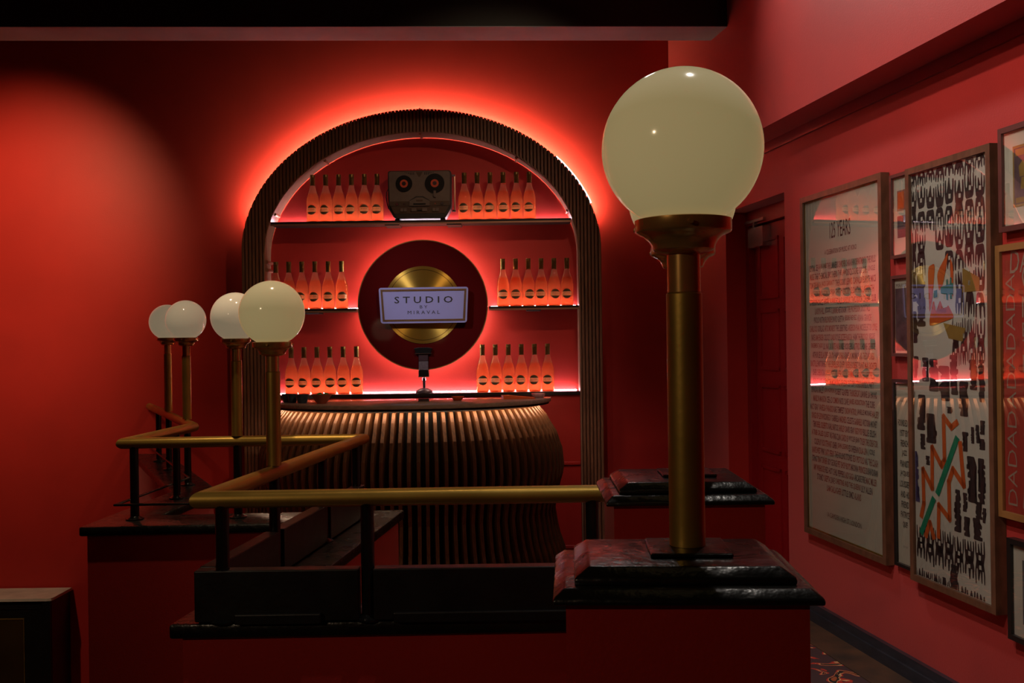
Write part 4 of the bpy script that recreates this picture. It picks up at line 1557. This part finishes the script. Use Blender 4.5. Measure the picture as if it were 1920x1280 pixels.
def creature(cx, cz, w, h, up=True, rnd=random):
    """hand-like figure: block body with prongs"""
    s_ = 1 if up else -1
    n = rnd.choice((3, 4, 4))
    base = rnd.uniform(0.28, 0.42)
    P = []
    bw = rnd.uniform(0.28, 0.4)
    P.append((-bw, -0.5))
    P.append((bw, -0.5 + rnd.uniform(-0.03, 0.05)))
    P.append((0.5, 0.05 + rnd.uniform(-0.08, 0.08)))
    ws = 1.0 / (2 * n - 1)
    for k in range(n):
        xr_ = 0.5 - (2 * k) * ws
        xl_ = xr_ - ws
        tip = 0.5 + rnd.uniform(-0.16, 0.06)
        sl = rnd.uniform(-0.04, 0.04)
        P.append((xr_ + sl - ws * 0.2, tip))
        P.append((xl_ + sl + ws * 0.2, tip - rnd.uniform(0, 0.04)))
        if k < n - 1:
            v = rnd.uniform(-0.16, 0.04)
            P.append((xl_, v))
            P.append((xl_ - ws, v))
    P.append((-0.5, 0.05 + rnd.uniform(-0.08, 0.08)))
    poly = [(cx + a * w, cz + s_ * b * h) for a, b in P]
    hx, hz_ = rnd.uniform(-0.08, 0.08), rnd.uniform(-0.2, -0.08)
    hole = [(cx + (hx + a) * w, cz + s_ * (hz_ + b) * h) for a, b in ((-0.11, -0.09), (0.10, -0.10), (0.12, 0.08), (-0.10, 0.09))]
    return poly, hole


def blob(cx, cz, w, h, rnd=random):
    """upright brushed figure: head, arms and legs as notches of a block"""
    n = max(4, int(h / w * 2.2))
    R_, L_ = [], []
    for k in range(n):
        z = -0.5 + k / n
        z2 = z + 0.62 / n
        for side, out in ((1, R_), (-1, L_)):
            wd = rnd.uniform(0.30, 0.55)
            nk = rnd.uniform(0.12, 0.26)
            out.append((side * wd, z))
            out.append((side * wd * rnd.uniform(0.9, 1.05), z2))
            out.append((side * nk, z2 + 0.04 / n))
            out.append((side * nk, z + 0.96 / n))
    P = R_[:-2] + L_[:-2][::-1]
    t = rnd.uniform(-0.15, 0.15)
    return [(cx + (a + b * t) * w, cz + b * h) for a, b in P]


rnd = random.Random(11)
ink, holes = [], []


def row(px0, px1, pyc, hpx, n, up, skip=()):
    """a row of creatures between two photo columns at a height given at the row's middle"""
    x0, z0 = fp.loc(px0, pyc)
    x1, z1 = fp.loc(px1, pyc)
    _, zz = fp.loc(1776, pyc)
    hh_ = hpx / F * 3.55
    for k in range(n):
        if k in skip:
            continue
        t = (k + 0.5) / n
        a, b = creature(x0 + (x1 - x0) * t, zz + rnd.uniform(-0.008, 0.008), (x1 - x0) / n * 0.95, hh_ * rnd.uniform(0.95, 1.12), up, rnd)
        ink.append(a)
        if rnd.random() < 0.8:
            holes.append(b)


row(1704, 1849, 322, 30, 8, False)
row(1704, 1849, 362, 44, 8, True)
row(1704, 1849, 404, 42, 8, False)
row(1704, 1849, 444, 44, 8, True, skip=(2,))
row(1704, 1849, 487, 42, 8, False, skip=(2, 3))
row(1792, 1849, 530, 46, 3, True)
row(1792, 1849, 574, 44, 3, False)
row(1786, 1849, 622, 46, 4, True)
row(1786, 1849, 662, 42, 4, False)
row(1704, 1849, 1018, 44, 8, True)
row(1704, 1849, 1050, 40, 8, False)
row(1704, 1849, 1100, 30, 9, True)
big = []
for px, py, w_, h_ in ((1712, 535, 18, 66), (1714, 610, 20, 70), (1728, 560, 20, 110), (1716, 690, 18, 60), (1736, 690, 14, 52), (1752, 700, 20, 70), (1772, 715, 22, 74),
                       (1790, 700, 16, 80), (1808, 745, 18, 70), (1826, 700, 14, 60), (1842, 712, 12, 80), (1710, 760, 16, 70), (1730, 770, 18, 76), (1748, 800, 20, 64), (1782, 768, 12, 14),
                       (1732, 826, 12, 34), (1741, 862, 9, 20), (1811, 826, 12, 40), (1825, 815, 6, 32), (1834, 812, 8, 36), (1843, 800, 9, 28), (1843, 832, 10, 22),
                       (1824, 896, 18, 90), (1842, 900, 14, 86), (1797, 955, 14, 84), (1811, 940, 9, 38), (1814, 985, 12, 40), (1834, 990, 16, 44), (1847, 965, 8, 30),
                       (1836, 955, 14, 34), (1790, 1080, 16, 54), (1772, 1090, 8, 20)):
    x, z = fp.loc(px, py)
    big.append(blob(x, z, w_ / 148 * 2 * fw_, h_ / F * 3.55, rnd))
clampx = lambda P: [(max(-fw_ + 0.003, min(fw_ - 0.003, a)), max(0.026, min(fp.h - 0.026, b))) for a, b in P]
fp.flat('black_figures', [clampx(soft(P, 1)) for P in ink], 'ink_brown', 0)
fp.flat('black_shapes', [clampx(soft(P)) for P in big], 'ink_brown', 0)
fp.flat('figure_gaps', [clampx(P) for P in holes], 'paper_art', 1)
zp = lambda L: [fp.loc(1690 + a / 3.2, 740 + b / 3.2) for a, b in L]
org = []
for L in ([(338, 165), (305, 195), (258, 130), (264, 390), (246, 425), (190, 315), (190, 560), (135, 445), (140, 650), (125, 725)],
          [(358, 290), (380, 545), (315, 445), (290, 520), (295, 745), (230, 660), (228, 850)],
          [(152, 845), (176, 765), (200, 855)]):
    org += stroke(zp(L), 0.022)
fp.flat('orange_zigzag', [clampx(P) for P in org], 'ink_orange', 2)
fp.flat('green_bar', [clampx(P) for P in stroke(zp([(338, 265), (224, 585)]), 0.026) + stroke(zp([(198, 628), (127, 820)]), 0.026)], 'ink_green', 3)
pl = lambda L: [fp.loc(a, b) for a, b in L]
orgf = [pl([(1741, 500), (1755, 493), (1750, 560), (1744, 590)]), pl([(1758, 512), (1780, 470), (1776, 500), (1768, 540), (1762, 545)]),
        pl([(1783, 480), (1789, 500), (1789, 560), (1784, 540)]),
        pl([(1744, 600), (1752, 560), (1758, 590), (1764, 560), (1774, 590), (1779, 570), (1789, 590), (1790, 596), (1745, 612)])]
fp.flat('orange_figure', [clampx(soft(P)) for P in orgf], 'ink_orange', 2)
fp.flat('teal_figure', [clampx(pl([(1753, 545), (1759, 543), (1759, 556), (1753, 558)])), clampx(pl([(1765, 538), (1789, 530), (1789, 552), (1766, 550)])),
                        clampx(pl([(1776, 524), (1779, 523), (1779, 562), (1776, 562)])), clampx(pl([(1783, 520), (1786, 520), (1786, 560), (1783, 560)]))], 'ink_teal', 3)
fp.flat('ochre_patch', [clampx(pl([(1806, 502), (1838, 520), (1838, 545), (1806, 548)])), clampx(pl([(1770, 605), (1812, 615), (1806, 640), (1780, 634)]))], 'ink_ochre', 1)
fp.flat('purple_shape', [clampx(blob(*fp.loc(1718, 890), 0.045, 0.20, rnd)), clampx(blob(*fp.loc(1711, 965), 0.04, 0.10, rnd))], 'ink_purple', 1)

# --- 4: cards picture at the upper right
D4 = 0.030
s4, z4t = on_wall(1871, 243, D4)
_, z4b = on_wall(1871, 437, D4)
c4 = Pic('tarot_picture', 'mahogany frame with cream mount and illustrated card at upper right', s4 - 0.46, s4, z4b, z4t, D4, 0.018, 'frame_mahogany', 'paper_cream')
for k in range(3):
    xa = -c4.hw + 0.060 + 0.125 * k
    c4.flat('card', [[(xa, c4.h * 0.22), (xa + 0.098, c4.h * 0.22), (xa + 0.098, c4.h * 0.80), (xa, c4.h * 0.80)]], 'ink_ochre')
    c4.flat('card_face', [[(xa + 0.007, c4.h * 0.245), (xa + 0.091, c4.h * 0.245), (xa + 0.091, c4.h * 0.775), (xa + 0.007, c4.h * 0.775)]], 'photo_plum', 1)
    c4.flat('card_title', [[(xa + 0.014, c4.h * 0.70), (xa + 0.084, c4.h * 0.70), (xa + 0.084, c4.h * 0.765), (xa + 0.014, c4.h * 0.765)],
                           [(xa + 0.014, c4.h * 0.255), (xa + 0.084, c4.h * 0.255), (xa + 0.084, c4.h * 0.305), (xa + 0.014, c4.h * 0.305)],
                           [(xa + 0.034, c4.h * 0.50), (xa + 0.064, c4.h * 0.50), (xa + 0.068, c4.h * 0.60), (xa + 0.049, c4.h * 0.65), (xa + 0.030, c4.h * 0.60)],
                           [(xa + 0.038, c4.h * 0.38), (xa + 0.060, c4.h * 0.38), (xa + 0.056, c4.h * 0.49), (xa + 0.042, c4.h * 0.49)]], 'ink_ochre', 2)

# --- 5: the red poster
s5, z5t = on_wall(1866, 461, D4)
_, z5b = on_wall(1868, 966, D4)
c5 = Pic('red_poster', 'red lettered poster in an oak frame at the right edge', s5 - 0.62, s5, z5b, z5t, D4, 0.022, 'frame_oak', 'poster_red')
c5.text('DADADADADADA', 'ink_pale', -c5.hw + 0.060, c5.h * 0.47, c5.h * 0.84, 0.045, rot=PI / 2, bold=-0.012)
c5.text('DADADADADA', 'ink_pale', 0.0, c5.h * 0.935, 0.50, 0.075, shear=0.12)
rowsr = [('GALERIE', 520, .070), ('MIRAVAL', 576, .062), ('BAHNHOF', 618, .042), ('TIEFEN', 648, .036), ('REVOLU', 680, .050), ('TION', 710, .055), ('CHRIST', 750, .030), ('OUVERT', 776, .036),
         ('CONCERT', 812, .058), ('SUREALE', 848, .040), ('TRISTAN', 880, .044), ('SAMEDI', 903, .028)]
for q, py, hh_ in rowsr:
    _, z = c5.loc(1905, py)
    c5.text(q, 'ink_pale', -c5.hw + 0.118, z, 0.038 * len(q), hh_ * 1.1, align='l')
c5.text('DADADADADA', 'ink_pale', 0.03, c5.h * 0.085, 0.46, 0.065, shear=0.12)

# --- 6: black and white photograph
s6, z6t = on_wall(1888, 1007, D4)
_, z6b = on_wall(1888, 1195, D4)
c6 = Pic('photograph', 'black framed black and white photograph with wide mount at lower right', s6 - 0.40, s6, z6b, z6t, D4, 0.018, 'frame_black', 'paper_cream')
c6.flat('photo', [[(-c6.hw + 0.062, 0.062), (c6.hw - 0.062, 0.062), (c6.hw - 0.062, c6.h - 0.062), (-c6.hw + 0.062, c6.h - 0.062)]], 'photo_grey')

bpy.data.scenes.remove(_ts)
